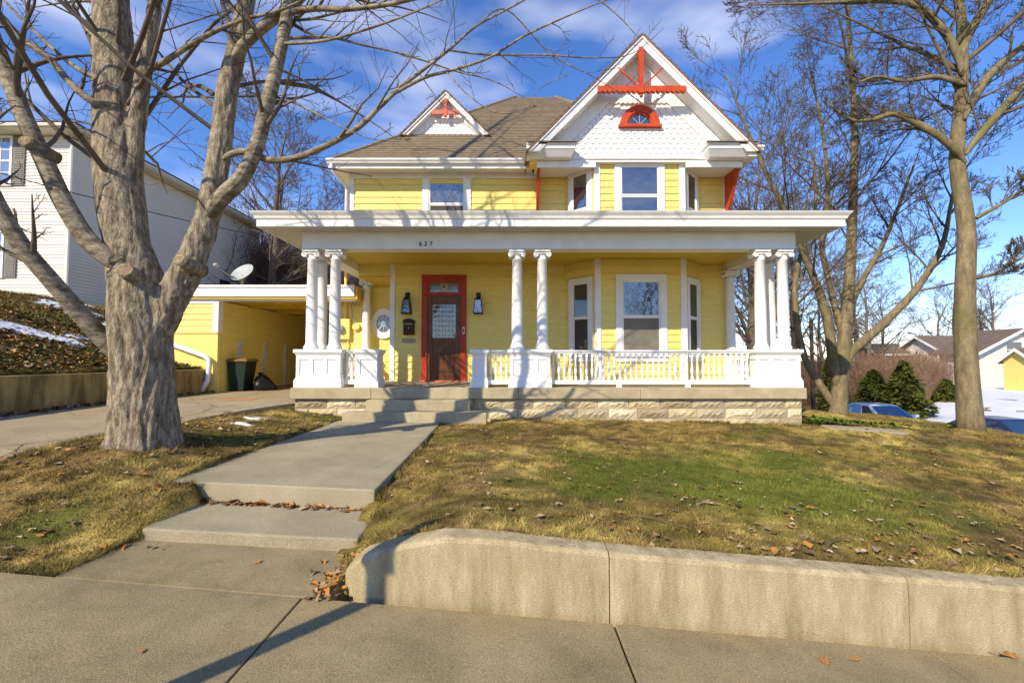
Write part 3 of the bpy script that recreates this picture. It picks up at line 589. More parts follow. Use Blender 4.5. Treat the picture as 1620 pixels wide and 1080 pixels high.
for x, s in ((ex0, 1), (ex1, -1)):                               # mitred crown corners
    MB().add([(x, ey, z) for p, z in fp] + [(x + s * p, ey + p, z) for p, z in fp] + [(x + s * p, ey, z) for p, z in fp] + [(x, ey + p, z) for p, z in fp],
             [(i, (i + 1) % 8, 24 + (i + 1) % 8, 24 + i) for i in range(0)] + [(8 + i, 8 + i + 1, 24 + i + 1, 24 + i) for i in range(7)] + [(8 + i, 16 + i, 16 + i + 1, 8 + i + 1) for i in range(7)]).build('fascia_corner', 'white', pr)
MB().box(ex0 + 0.02, ex1 - 0.02, ey + 0.02, WY, 2.70, 2.755).build('roof_deck', 'shingle_roof', pr)

# ---- main roof
def courses(mb, e0, e1, r0, r1, n, lift=0.016):
    e0, e1, r0, r1 = map(Vector, (e0, e1, r0, r1)); nrm = (e1 - e0).cross(((r0 + r1) / 2) - e0).normalized()
    if nrm.z < 0: nrm = -nrm
    for i in range(n):
        a, b = i / n, (i + 1) / n
        p = [e0.lerp(r0, a) + nrm * lift, e1.lerp(r1, a) + nrm * lift, e1.lerp(r1, b), e0.lerp(r0, b)]
        mb.add(p, [(0, 1, 2, 3)]); mb.add([e0.lerp(r0, a), e1.lerp(r1, a), p[1], p[0]], [(0, 1, 2, 3)])
ex, fx, fy, by, ze, zr = -4.42, 5.75, 10.78, 18.6, 4.79, 8.83
rm = MB(); A, B = (0.12, 15.0, zr), (1.48, 15.0, zr)
courses(rm, (ex, fy, ze), (fx, fy, ze), A, B, 44); courses(rm, (ex, by, ze), (ex, fy, ze), A, A, 40); courses(rm, (fx, fy, ze), (fx, by, ze), B, B, 40); courses(rm, (fx, by, ze), (ex, by, ze), B, A, 30)
rm.box(ex, fx, fy, by, ze - 0.03, ze - 0.001)
roof = rm.build('roof', 'shingle_roof', H)
for q in ((ex, fy, ze), (fx, fy, ze)):
    t = A if q[0] < 0 else B; hc = MB()
    for i in range(40):
        a = Vector(q).lerp(Vector(t), i / 40); b = Vector(q).lerp(Vector(t), (i + 1.2) / 40); hc.tube([a + Vector((0, 0, 0.012)), b + Vector((0, 0, 0.004))], [0.055, 0.05], 6)
    hc.build('hip_cap', 'shingle_roof', roof)
def gutter(x0, x1, y, z, name='gutter'):
    MB().prism([(x0, y, z), (x0, y - 0.075, z), (x0, y - 0.10, z + 0.05), (x0, y - 0.12, z + 0.06), (x0, y - 0.12, z + 0.10), (x0, y - 0.105, z + 0.10), (x0, y - 0.10, z + 0.075), (x0, y, z + 0.075)], (x1 - x0, 0, 0)).build(name, 'white', H)
gutter(ex - 0.02, 0.42, fy, ze - 0.09)
MB().box(ex, 0.45, fy, fy + 0.03, 4.6, ze - 0.03).build('eave_fascia', 'white', H); MB().box(ex, ex + 0.03, fy + 0.03, by, 4.6, ze - 0.03).build('eave_fascia', 'white', H)
MB().box(ex + 0.03, 0.5, fy + 0.03, WY + 0.02, 4.665, 4.70).build('eave_soffit', 'white', H); MB().box(ex + 0.03, -4.06, WY + 0.02, by, 4.665, 4.70).build('eave_soffit', 'white', H)
MB().tube([(-4.33, 10.72, 4.68), (-4.33, 10.74, 4.58), (-4.20, 11.0, 4.38), (-4.12, 11.16, 4.30), (-4.12, 11.18, 4.2), (-4.12, 11.18, 2.76)], 0.04, 8).build('downspout', 'white', H, True)
MB().box(0.42, 0.58, 10.36, fy + 0.01, 4.58, 4.90).build('gutter_end', 'yellow', H)

# ---- gables
sc = MB(); n_ = 8; prof = [(-0.5, 1.0), (0.5, 1.0)] + [(0.5 * math.cos(a), 0.36 - 0.36 * math.sin(a)) for a in np.linspace(0, math.pi, n_)]
sc.add([(x, 0, z) for x, z in prof] + [(x, -0.028 + 0.02 * z, z) for x, z in prof], [tuple(range(len(prof), 2 * len(prof)))] + [(i, (i + 1) % len(prof), len(prof) + (i + 1) % len(prof), len(prof) + i) for i in range(len(prof))])
SCALE = sc.data('shingle', 'white')
def gable(cx, half, zpk, zb, yf, yw, yback, rake, off1, off2, hole=None, name='gable', step=0.165, row=0.118):
    m_ = (zpk - zb) / half
    def band(mb, o0, o1, y0, y1, zc=zb + 0.0):
        for s in (-1, 1):
            a_ = (zpk - o0 - zc) / m_; b_ = (zpk - o1 - zc) / m_; mb.xz([(cx, zpk - o0), (cx + s * a_, zc), (cx + s * b_, zc), (cx, zpk - o1)], y0, y1)
        return mb
    hb = half
    ws = half - off1 / m_
    wl = MB().xz([(cx, zpk - off1), (cx + ws, zpk - off1 - m_ * ws), (cx - ws, zpk - off1 - m_ * ws)], yw, yw + 0.12)
    g = wl.build(name, 'white', H)
    z = zb + 0.0; k = 0
    while z < zpk - off2:
        hw = (zpk - (off1 + off2) / 2 - z) / m_; nn = int(hw / step) + 1
        for i in range(-nn, nn + 1):
            x = cx + (i + (0.5 if k % 2 else 0)) * step
            if abs(x - cx) > hw + step * 0.3 or zpk - off1 - m_ * abs(x - cx) < z + row * 0.9: continue
            if hole and math.hypot((x - cx), max(0, z + 0.06 - hole[0])) < hole[1] and z + 0.1 > hole[0]: continue
            put(SCALE, 'shingle', g, (x, yw - 0.004, z), 0, (step * 0.94, 1, row * 1.45))
        z += row; k += 1
    band(MB(), off1 * 0.9, off2, yw - 0.05, yw - 0.0).build('rake_frieze', 'white', g)
    band(MB(), 0.035, rake, yf, yf + 0.05).build('rake_board', 'white', g); band(MB(), 0.0, 0.075, yf - 0.035, yf - 0.001).build('rake_crown', 'white', g)
    band(MB(), rake - 0.03, rake, yf + 0.05, yw - 0.05).build('rake_soffit', 'white', g)
    rf = MB()
    for s in (-1, 1):
        e0 = (cx + s * (half + 0.03), yf - 0.06, zpk + 0.02 - m_ * (half + 0.03)); e1 = (e0[0], yback, e0[2]); r0 = (cx, yf - 0.06, zpk + 0.02); r1 = (cx, yback, zpk + 0.02)
        courses(rf, e0, e1, r0, r1, max(8, int(half / 0.09)))
        rf.prism([(e0[0], e0[1], e0[2] - 0.03), (r0[0], r0[1], r0[2] - 0.03), (r0[0], r0[1], r0[2] - 0.002), (e0[0], e0[1], e0[2] - 0.002)], (0, yback - yf + 0.06, 0))
    rf.build('gable_roof', 'shingle_roof', g)
    band(MB(), 0.0, 0.02, yf - 0.05, yf - 0.03).build('drip_edge', 'red', g)
    return g
def scallop(x0, x1, z0, z1, r, y0, y1):
    pts = [(x0, z1), (x0, z0)]; n = max(1, round((x1 - x0) / (2 * r))); r = (x1 - x0) / (2 * n)
    for i in range(n):
        c = x0 + r * (2 * i + 1); pts += [(c - r * math.cos(a), z0 - r * 0.85 * math.sin(a)) for a in np.linspace(0.15, math.pi - 0.15, 6)]
    pts += [(x1, z0), (x1, z1)]
    return MB().xz(pts, y0, y1)
GC = 2.95
MB().box(GC - 2.40, GC + 2.40, 10.58, 12.6, 4.604, 4.88).build('gable_floor', 'white', H)
g1 = gable(GC, 2.60, 7.36, 4.68, 10.05, 10.45, 13.7, 0.27, 0.30, 0.66, hole=(5.42, 0.60))
hw_ = MB().arc(GC + 0.03, 5.46, 0.30, 0.46, 0, math.pi, 10.36, 10.45, 24).build('half_round_window', 'red', g1)
MB().box(GC - 0.47, GC + 0.53, 10.33, 10.45, 5.40, 5.46).build('sill', 'red', g1); MB().arc(GC + 0.03, 5.46, 0.26, 0.30, 0, math.pi, 10.39, 10.45, 24).build('sash', 'red', hw_)
MB().box(GC - 0.26, GC + 0.32, 10.40, 10.45, 5.46, 5.50).build('sash', 'red', hw_)
MB().xz([(GC + 0.03 + 0.27 * math.cos(a), 5.47 + 0.27 * math.sin(a)) for a in np.linspace(0, math.pi, 18)], 10.42, 10.44).build('pane', 'glass', hw_)
mu = MB()
for a in (45, 90, 135): mu.tube([(GC + 0.03, 10.415, 5.48), (GC + 0.03 + 0.27 * math.cos(R(a)), 10.415, 5.48 + 0.27 * math.sin(R(a)))], 0.007, 4)
mu.build('muntin', 'lead', hw_)
scallop(GC - 1.02, GC + 0.98, 6.07, 6.17, 0.055, 10.02, 10.10).build('truss_beam', 'red', g1)
MB().box(GC - 0.08, GC + 0.02, 10.0, 10.11, 6.0, 7.06).lathe([(0.0, 5.9), (0.035, 5.93), (0.04, 5.97), (0.02, 6.0)], (GC - 0.03, 10.055, 0), 10).build('king_post', 'red', g1)
for s in (-1, 1): MB().tube([(GC - 0.03 + s * 0.06, 10.06, 6.18), (GC - 0.03 + s * 0.50, 10.06, 6.60)], 0.024, 4).build('truss_brace', 'red', g1)
scallop(GC - 0.8, GC + 0.76, 6.02, 6.10, 0.055, 10.395, 10.45).build('scalloped_board', 'white', g1)
MB().xz([(GC - 2.40, 4.66), (GC + 2.40, 4.66), (GC + 2.40, 4.71), (GC - 2.40, 4.71)], 10.39, 10.45).build('gable_moulding', 'white', g1); MB().box(GC - 2.40, GC + 2.40, 10.42, 10.60, 4.60, 4.659).build('gable_frieze', 'white', g1)
for x0, x1, c0, c1 in ((0.33, 1.50, 0.0, 0.16), (4.36, 5.56, 0.16, 0.0)):          # returns
    q = MB().box(x0 + c0 * 0.5, x1 - c1 * 0.5, 10.08, 10.42, 4.76, 4.85).frustum((x0 + c0, x1 - c1, 10.20, 10.42, 4.62), (x0 + c0 * 0.5, x1 - c1 * 0.5, 10.09, 10.42, 4.755)).box(x0 + c0 * 0.3, x1 - c1 * 0.3, 10.05, 10.42, 4.85, 4.88).build('cornice_return', 'white', g1)
    rt = MB(); rt.add([(x0, 10.0, 4.882), (x1, 10.0, 4.882), (x1 - c1 - 0.02, 10.42, 5.02), (x0 + c0 + 0.02, 10.42, 5.02), (x0, 10.0, 4.90), (x1, 10.0, 4.90)], [(4, 5, 2, 3), (0, 1, 5, 4), (1, 2, 5), (0, 4, 3), (0, 3, 2, 1)]); rt.build('return_roof', 'shingle_roof', q)
for x0, x1 in ((0.58, 1.95), (4.05, 5.36)):
    MB().box(x0, x1, 10.40, 10.46, 4.47, 4.60).build('soffit_band', 'white', g1, bevel=0.004); MB().box(x0, x1, 10.46, WY - 0.03, 4.56, 4.599).build('gable_soffit', 'white', g1)
gutter(5.50, 5.66, 10.12, 4.70, 'gutter_end')
MB().box(5.36, 5.56, 10.12, 14, 4.60, 4.72).build('side_soffit', 'white', g1)
for x in (0.60, 5.31):                                                        # red gable brackets
    pts = [(0, 4.56), (-0.70, 4.56), (-0.70, 4.46)] + [(-0.64 * math.cos(a), 3.55 + 0.90 * (1 - math.sin(math.pi / 2 - a)) * 0 + 0.9 * math.cos(a) ** 1.3) for a in np.linspace(0.15, 1.35, 10)] + [(-0.06, 3.50), (0, 3.50)]
    br = MB().prism([(x, WY - 0.036 + y, z) for y, z in pts], (0.06, 0, 0)).build('bracket', 'red', g1)
DC = -1.79
g2 = gable(DC, 1.18, 7.22, 6.03, 11.98, 12.2, 13.5, 0.17, 0.19, 0.38, name='dormer_gable', step=0.15, row=0.11)
MB().xz([(DC - 0.95, 5.95), (DC + 0.95, 5.95), (DC, 6.95)], 12.21, 13.2).build('dormer_body', 'white', g2)
scallop(DC - 0.36, DC + 0.36, 6.62, 6.70, 0.045, 11.97, 12.02).build('truss_beam', 'red_faded', g2); MB().box(DC - 0.045, DC + 0.045, 11.955, 12.03, 6.53, 7.02).build('king_post', 'red_faded', g2)
scallop(DC - 0.34, DC + 0.34, 6.50, 6.56, 0.05, 12.14, 12.19).build('scalloped_board', 'white', g2)

# ---- things on the porch wall
def lantern(x, label):
    t = thing('wall_lantern', label, 'lantern', (x, WY - 0.14, 1.12), 'lanterns beside the front door')
    MB().box(x - 0.055, x + 0.055, WY - 0.06, WY - 0.026, 1.38, 1.66).tube([(x, WY - 0.05, 1.6), (x, WY - 0.16, 1.6), (x, WY - 0.16, 1.5)], 0.012, 6).box(x - 0.03, x + 0.03, WY - 0.19, WY - 0.05, 1.50, 1.62).build('back_plate', 'black_metal', t)
    f = MB(); yb = WY - 0.16
    f.frustum((x - 0.075, x + 0.075, yb - 0.075, yb + 0.075, 1.46), (x - 0.04, x + 0.04, yb - 0.04, yb + 0.04, 1.53)); f.box(x - 0.115, x + 0.115, yb - 0.115, yb + 0.11, 1.12, 1.145)
    for sx in (-1, 1):
        for sy in (-1, 1): f.tube([(x + sx * 0.105, yb + sy * 0.10, 1.14), (x + sx * 0.072, yb + sy * 0.072, 1.465)], 0.011, 4)
    f.build('frame', 'black_metal', t)
    MB().frustum((x - 0.095, x + 0.095, yb - 0.095, yb + 0.09, 1.146), (x - 0.066, x + 0.066, yb - 0.066, yb + 0.066, 1.459)).build('glass_shade', 'glass_lamp', t)
    return t
lantern(-2.58, 'black wall lantern above the mailbox, left of the front door'); lantern(-0.83, 'black wall lantern right of the front door')
mbx = thing('mailbox', 'dark bronze wall mailbox with arched lid under the left lantern', 'mailbox', (-2.53, WY - 0.09, 0.61))
MB().box(-2.66, -2.40, WY - 0.14, WY - 0.026, 0.61, 0.92).build('body', 'bronze', mbx, bevel=0.01)
MB().xz([(-2.675, 0.92)] + [(-2.53 - 0.145 * math.cos(a), 0.935 + 0.075 * math.sin(a)) for a in np.linspace(0, math.pi, 12)] + [(-2.385, 0.92)], WY - 0.155, WY - 0.026).build('lid', 'bronze', mbx)
MB().lathe([(0.0, -0.012), (0.014, -0.01), (0.016, 0)], (-2.53, WY - 0.141, 0.78), 10, 'y').build('emblem', 'brass', mbx); MB().box(-2.62, -2.44, WY - 0.15, WY - 0.14, 0.865, 0.885).build('slot', 'brass', mbx)
tag(MB().xz([(-2.72, 0.46), (-2.69, 0.42), (-2.40, 0.42), (-2.37, 0.46), (-2.37, 0.49), (-2.40, 0.53), (-2.69, 0.53), (-2.72, 0.49)], WY - 0.045, WY - 0.026).build('wall_plaque', 'grey_paint', bevel=0.004), 'plain grey rounded plaque on the yellow wall below the mailbox', 'plaque')
em = thing('electric_meter', 'yellow painted electric meter box with round dial on the carport wall', 'meter', (-4.66, 12.5, 0.55))
MB().box(-4.82, -4.46, 12.46, 12.575, 0.56, 1.12).build('box', 'yellow', em, bevel=0.012); MB().lathe([(0.0, -0.11), (0.09, -0.10), (0.11, -0.06), (0.115, 0.0)], (-4.70, 12.46, 0.84), 18, 'y').build('dial', 'dish_grey', em, True)
MB().tube([(-4.60, 12.52, 1.12), (-4.60, 12.52, 2.45)], 0.04, 8).build('conduit', 'yellow', em); MB().tube([(-4.52, 12.53, 0.56), (-4.52, 12.53, -0.3)], 0.02, 6).build('conduit', 'yellow', em)
tag(MB().lathe([(0.05, -0.05), (0.11, -0.04), (0.11, 0.01)], (-4.30, 12.565, 0.90), 16, 'y').build('vent_cover', 'yellow', em, True), 'round yellow disc beside the box')
tag(MB().tube([(-4.3, 12.54, 0.8), (-4.4, 12.5, 1.2), (-4.42, 12.5, 1.5), (-4.36, 12.5, 1.75), (-4.28, 12.5, 1.6), (-4.33, 12.5, 1.45), (-4.42, 12.5, 1.62), (-4.45, 12.5, 1.95)], 0.012, 5).build('cable_loop', 'grey_paint', em), 'loose cable loop above the box')

# ------------------------------------------------------------------ carport
cp = thing('carport', 'open yellow flat roofed carport with white fascia left of the porch', 'carport', (-6.6, 12.2, -0.88))
CY = 12.0
lw2 = MB().box(-9.4, -7.78, CY + 0.02, CY + 0.16, -1.0, 1.55).build('front_wall', 'yellow', cp); clap(lw2, (-9.4, CY + 0.02), (-7.86, CY + 0.02), 0.75, 1.52, pitch=0.155)
MB().box(-7.90, -7.76, CY - 0.01, CY + 0.18, 0.72, 1.55).build('jamb', 'white', cp); MB().box(-9.4, -7.9, CY - 0.01, CY + 0.02, 1.49, 1.555).build('head_trim', 'white', cp)
MB().box(-9.4, -7.78, CY - 0.005, CY + 0.02, 0.70, 0.75).build('ledge', 'yellow', cp)
rw2 = MB().box(-4.90, -4.06, 12.6, 12.75, -1.0, 1.72).build('meter_wall', 'yellow', cp); clap(rw2, (-4.90, 12.6), (-4.06, 12.6), -0.8, 1.52, pitch=0.155)
iw = MB().box(-7.92, -7.78, CY + 0.18, 18.2, -1.0, 1.56).build('side_wall', 'yellow', cp)
for y in (12.9, 14.2, 15.5, 16.8): MB().box(-7.78, -7.70, y, y + 0.14, -0.9, 0.55).build('stud', 'soffit', iw)
MB().box(-7.78, -7.74, CY + 0.2, 18.2, 0.50, 0.56).build('rail', 'yellow', iw); MB().box(-7.78, -7.755, CY + 0.2, 18.2, 0.02, 0.07).build('rail', 'yellow', iw)
MB().box(-7.78, -4.06, 18.2, 18.35, -1.0, 1.56).build('back_wall', 'yellow', cp); MB().box(-4.88, -4.76, 12.75, 18.2, -1.0, 1.56).build('side_wall', 'yellow', cp)
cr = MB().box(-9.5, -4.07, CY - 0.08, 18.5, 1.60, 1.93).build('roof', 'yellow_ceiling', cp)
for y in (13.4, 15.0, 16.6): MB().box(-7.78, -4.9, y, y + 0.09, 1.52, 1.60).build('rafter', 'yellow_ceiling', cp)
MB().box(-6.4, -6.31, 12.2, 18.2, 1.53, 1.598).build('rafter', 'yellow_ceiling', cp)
MB().box(-9.55, -4.14, CY - 0.12, CY - 0.081, 1.66, 1.90).box(-9.55, -4.14, CY - 0.15, CY - 0.081, 1.90, 1.96).build('fascia', 'white', cp, bevel=0.004)
MB().box(-9.5, -4.14, CY - 0.02, CY + 0.14, 1.555, 1.60).build('head_trim', 'white', cp)
MB().tube([(-9.3, CY - 0.07, 0.55), (-8.05, CY - 0.09, 0.10), (-7.93, CY - 0.10, 0.02), (-7.90, CY - 0.10, -0.1), (-7.92, CY - 0.14, -0.55), (-8.02, CY - 0.2, -0.82)], 0.062, 10).build('downspout', 'white', cp, True)
# bin, bag, dish
bn = thing('trash_bin', 'dark green wheeled trash bin with orange brown lid inside the carport', 'bin', (-7.45, 12.6, -0.86))
MB().frustum((-7.68, -7.32, 12.42, 12.86, -0.84), (-7.74, -7.22, 12.38, 12.92, -0.04)).build('body', 'bin_green', bn, bevel=0.02)
MB().box(-7.76, -7.19, 12.35, 12.95, -0.05, -0.01).frustum((-7.76, -7.19, 12.35, 12.95, -0.01), (-7.68, -7.26, 12.45, 12.9, 0.04)).build('lid', 'bin_lid', bn, bevel=0.015)
for x in (-7.70, -7.35): MB().lathe([(0.0, 0), (0.1, 0), (0.1, 0.05), (0, 0.05)], (x, 12.9, -0.77), 14, 'x').build('wheel', 'tyre', bn)
MB().tube([(-7.65, 12.93, -0.03), (-7.65, 13.0, -0.03), (-7.3, 13.0, -0.03), (-7.3, 12.93, -0.03)], 0.015, 6).build('handle', 'bin_green', bn)
bag = MB(); prof = [(0.05, 0), (0.26, 0.0), (0.34, 0.06), (0.36, 0.16), (0.32, 0.28), (0.24, 0.38), (0.13, 0.46), (0.05, 0.50), (0.08, 0.56)]; bag.lathe([(a * 0.8, b * 0.85) for a, b in prof], (-6.95, 12.85, -0.86), 24)
bag.v = [(x + 0.04 * math.sin(11 * z + 13 * y) - 0.35 * max(0, z + 0.75), y + 0.04 * math.cos(13 * x + 9 * z), z + 0.03 * math.sin(17 * x)) for x, y, z in bag.v]
tag(bag.build('trash_bag', 'plastic_black', None, True), 'black garbage bag slumped beside the trash bin', 'trash bag')
ds = thing('satellite_dish', 'pale grey satellite dish on the carport roof', 'dish', (-7.75, 13.0, 1.95))
q = MB(); rings = [(0.0, 0.06), (0.1, 0.055), (0.2, 0.04), (0.3, 0.015), (0.38, -0.02), (0.40, -0.03), (0.38, 0.0), (0.3, 0.035), (0.2, 0.062), (0.1, 0.078), (0.0, 0.082)]
for i, (r, h) in enumerate(rings): pass
q.lathe([(r, h) for r, h in rings], (0, 0, 0), 24, 'y'); q.xf(Matrix.Translation((-7.75, 13.0, 2.5)) @ Matrix.Rotation(R(-30), 4, 'Z') @ Matrix.Rotation(R(12), 4, 'Y') @ Matrix.Rotation(R(-38), 4, 'X') @ Matrix.Diagonal((1.0, 1, 0.82, 1)))
q.build('reflector', 'dish_grey', ds, True)
MB().tube([(-7.75, 13.02, 2.44), (-7.78, 13.02, 2.1), (-7.72, 13.05, 1.94)], 0.03, 8).box(-7.85, -7.6, 12.95, 13.15, 1.93, 1.96).build('mast', 'metal_grey', ds)
MB().tube([(-7.70, 12.98, 2.22), (-8.05, 12.78, 2.42), (-8.28, 12.66, 2.62)], 0.018, 6).build('feed_arm', 'metal_grey', ds); MB().lathe([(0.0, -0.09), (0.05, -0.08), (0.065, 0.0), (0.05, 0.06), (0, 0.06)], (-8.28, 12.66, 2.64), 12, 'y').build('receiver', 'dish_grey', ds, True)

# ------------------------------------------------------------------ neighbour house on the bank
N = thing('neighbor_house', 'white vinyl sided two storey house with grey shutters on the bank at left', 'house', (-19, 20, 1.9))
NX, NY, NZ0, NZ1 = -15.25, 15.5, 2.0, 7.75
MB().box(-26, NX - 0.03, NY + 0.03, 26.8, 0.8, NZ1).build('wall', 'siding_white', N)
sd_ = MB(); z = NZ0
while z < NZ1 - 0.05:
    t = min(z + 0.115, NZ1); sd_.add([(-26, NY + 0.03, z), (NX, NY + 0.03, z), (NX, NY, z), (-26, NY, z), (-26, NY + 0.024, t), (NX, NY + 0.024, t)], [(0, 1, 2, 3), (3, 2, 5, 4)])
    sd_.add([(NX - 0.03, NY, z), (NX - 0.03, 26.8, z), (NX, 26.8, z), (NX, NY, z), (NX - 0.024, NY, t), (NX - 0.024, 26.8, t)], [(0, 3, 2, 1), (3, 4, 5, 2)]); z += 0.115
tag(sd_.build('siding', 'siding_white', N), kind='stuff')
MB().box(NX - 0.09, NX + 0.015, NY - 0.015, NY + 0.1, NZ0, NZ1).build('corner_post', 'siding_white', N); MB().box(-26, NX + 0.004, NY - 0.004, 26.8, 1.0, NZ0).build('foundation', 'concrete_wall', N)
MB().box(-26.4, NX + 0.5, NY - 0.5, 27.2, NZ1 + 0.02, NZ1 + 0.18).build('eave', 'siding_white', N)
nr = MB(); courses(nr, (-26.5, NY - 0.6, NZ1 + 0.2), (NX + 0.6, NY - 0.6, NZ1 + 0.2), (-22, 21.1, NZ1 + 1.2), (-19, 21.1, NZ1 + 1.2), 20); courses(nr, (NX + 0.6, NY - 0.6, NZ1 + 0.2), (NX + 0.6, 27.3, NZ1 + 0.2), (-19, 21.1, NZ1 + 1.2), (-19, 21.1, NZ1 + 1.2), 20)
nr.build('roof', 'roof_far', N)
MB().tube([(NX + 0.52, NY - 0.55, NZ1 + 0.12), (NX + 0.52, 27.3, NZ1 + 0.12)], 0.07, 6).tube([(-26.4, NY - 0.55, NZ1 + 0.12), (NX + 0.52, NY - 0.55, NZ1 + 0.12)], 0.07, 6).build('gutter', 'siding_white', N)
MB().tube([(NX + 0.45, 26.9, NZ1 + 0.05), (NX + 0.08, 26.75, NZ1 - 0.4), (NX + 0.06, 26.75, NZ0)], 0.05, 6).build('downspout', 'siding_white', N)
MB().tube([(NX + 0.06, NY - 0.06, NZ1), (NX + 0.06, NY - 0.06, NZ0)], 0.045, 6).build('downspout', 'siding_white', N)
def nwin(xc, zc, wd, ht):
    f = MB(); a, b, z0, z1 = xc - wd / 2, xc + wd / 2, zc - ht / 2, zc + ht / 2
    f.box(a - 0.08, a, NY - 0.05, NY, z0 - 0.08, z1 + 0.08).box(b, b + 0.08, NY - 0.05, NY, z0 - 0.08, z1 + 0.08).box(a, b, NY - 0.05, NY, z1, z1 + 0.08).box(a, b, NY - 0.05, NY, z0 - 0.08, z0).box(a, b, NY - 0.04, NY, zc - 0.03, zc + 0.03)
    for k in (1, 2): f.box(a + wd * k / 3 - 0.012, a + wd * k / 3 + 0.012, NY - 0.03, NY, z0, z1)
    for k in (-1, 1): f.box(a, b, NY - 0.028, NY, zc + k * ht / 4 - 0.012, zc + k * ht / 4 + 0.012)
    wn = f.build('window', 'white', N); MB().box(a, b, NY - 0.018, NY - 0.004, z0, z1).build('pane', 'glass_lamp', wn)
    for s in (-1, 1):
        x = xc + s * (wd / 2 + 0.30); sh = MB().box(x - 0.2, x + 0.2, NY - 0.035, NY, z0 - 0.06, z1 + 0.06); o = sh.build('shutter', 'shutter', N)
        lv = MB()
        for zz in np.arange(z0, z1 - 0.05, 0.075):
            if abs(zz - zc) > 0.07: lv.add([(x - 0.15, NY - 0.036, zz + 0.06), (x + 0.15, NY - 0.036, zz + 0.06), (x + 0.15, NY - 0.052, zz), (x - 0.15, NY - 0.052, zz)], [(0, 3, 2, 1)])
        lv.build('louvres', 'shutter', o)
a = P(8, 255, NY); nwin(a.x - 0.3, a.z - 0.0, 1.0, 1.6); a = P(0, 402, NY); nwin(a.x - 0.42, a.z, 1.0, 1.5)
MB().box(NX, NX + 0.03, 23.6, 24.4, 3.4, 4.2).build('side_window', 'glass_dark', N)

# ------------------------------------------------------------------ trees
def perp(d):
    u = d.orthogonal().normalized(); return u, d.cross(u).normalized()
def grow(tb, p, d, Ln, r, lev, cfg, rnd):
    nseg = cfg['seg'][lev]; pts = [p.copy()]; dd = d.normalized(); wob = cfg['wob'][lev]; up = cfg['up'][lev]
    for i in range(nseg):
        dd = (dd + Vector((rnd.gauss(0, wob), rnd.gauss(0, wob), rnd.gauss(0, wob) + up))).normalized(); pts.append(pts[-1] + dd * (Ln / nseg))
    rads = [max(cfg['rmin'], r * (1 - 0.85 * (i / nseg) ** 0.9)) for i in range(nseg + 1)]
    tb.tube(pts, rads, cfg['sides'][lev], False); sprout(tb, pts, rads, lev, cfg, rnd)
def sprout(tb, pts, rads, lev, cfg, rnd, kids=None, t0=0.2, lmul=1.0):
    if lev + 1 >= len(cfg['seg']): return
    n = len(pts) - 1; tot = sum((pts[i + 1] - pts[i]).length for i in range(n)); kids = cfg['kids'][lev] if kids is None else kids
    for k in range(kids):
        t = t0 + (1 - t0) * (k + rnd.random()) / kids; f = t * n; i = min(int(f), n - 1); q = pts[i].lerp(pts[i + 1], f - i); tan = (pts[i + 1] - pts[i]).normalized()
        u, v = perp(tan); az = rnd.uniform(0, 2 * math.pi); an = R(rnd.uniform(*cfg['ang']))
        d = tan * math.cos(an) + (u * math.cos(az) + v * math.sin(az)) * math.sin(an)
        if d.z < cfg.get('minz', -0.3): d.z = abs(d.z) * 0.5
        rr = rads[i] * (1 - (f - i)) + rads[i + 1] * (f - i)
        grow(tb, q, d, lmul * tot * rnd.uniform(*cfg['len'][lev]) * (1.1 - 0.55 * t), max(cfg['rmin'], min(rr * 0.62, rr * rnd.uniform(0.4, 0.65))), lev + 1, cfg, rnd)
def catmull(pts, n=6):
    pts = [Vector(p) for p in pts]; out = []
    for i in range(len(pts) - 1):
        p0, p1, p2, p3 = pts[max(i - 1, 0)], pts[i], pts[i + 1], pts[min(i + 2, len(pts) - 1)]
        for k in range(n):
            t = k / n; out.append(0.5 * ((2 * p1) + (p2 - p0) * t + (2 * p0 - 5 * p1 + 4 * p2 - p3) * t * t + (3 * p1 - p0 - 3 * p2 + p3) * t ** 3))
    return out + [pts[-1]]
def limb(tree, spec, Yoff, name, m, n=12, sub=6, wig=0.0, rnd=None):
    """spec = (px, py, dY, r) stations along the limb; returns smoothed path and radii"""
    ps = [P(a, b, Yoff + c) for a, b, c, r in spec]; path = catmull(ps, sub); k = len(path); rs = [spec_r(spec, i / sub) for i in range(k)]
    if wig: path = [p + Vector((rnd.gauss(0, wig), rnd.gauss(0, wig), 0)) if 0 < i < k - 1 else p for i, p in enumerate(path)]
    o = MB().tube(path, rs, n).build(name, m, tree, True); return path, rs
def spec_r(spec, f): i = min(int(f), len(spec) - 2); return spec[i][3] + (spec[i + 1][3] - spec[i][3]) * min(1, f - i)

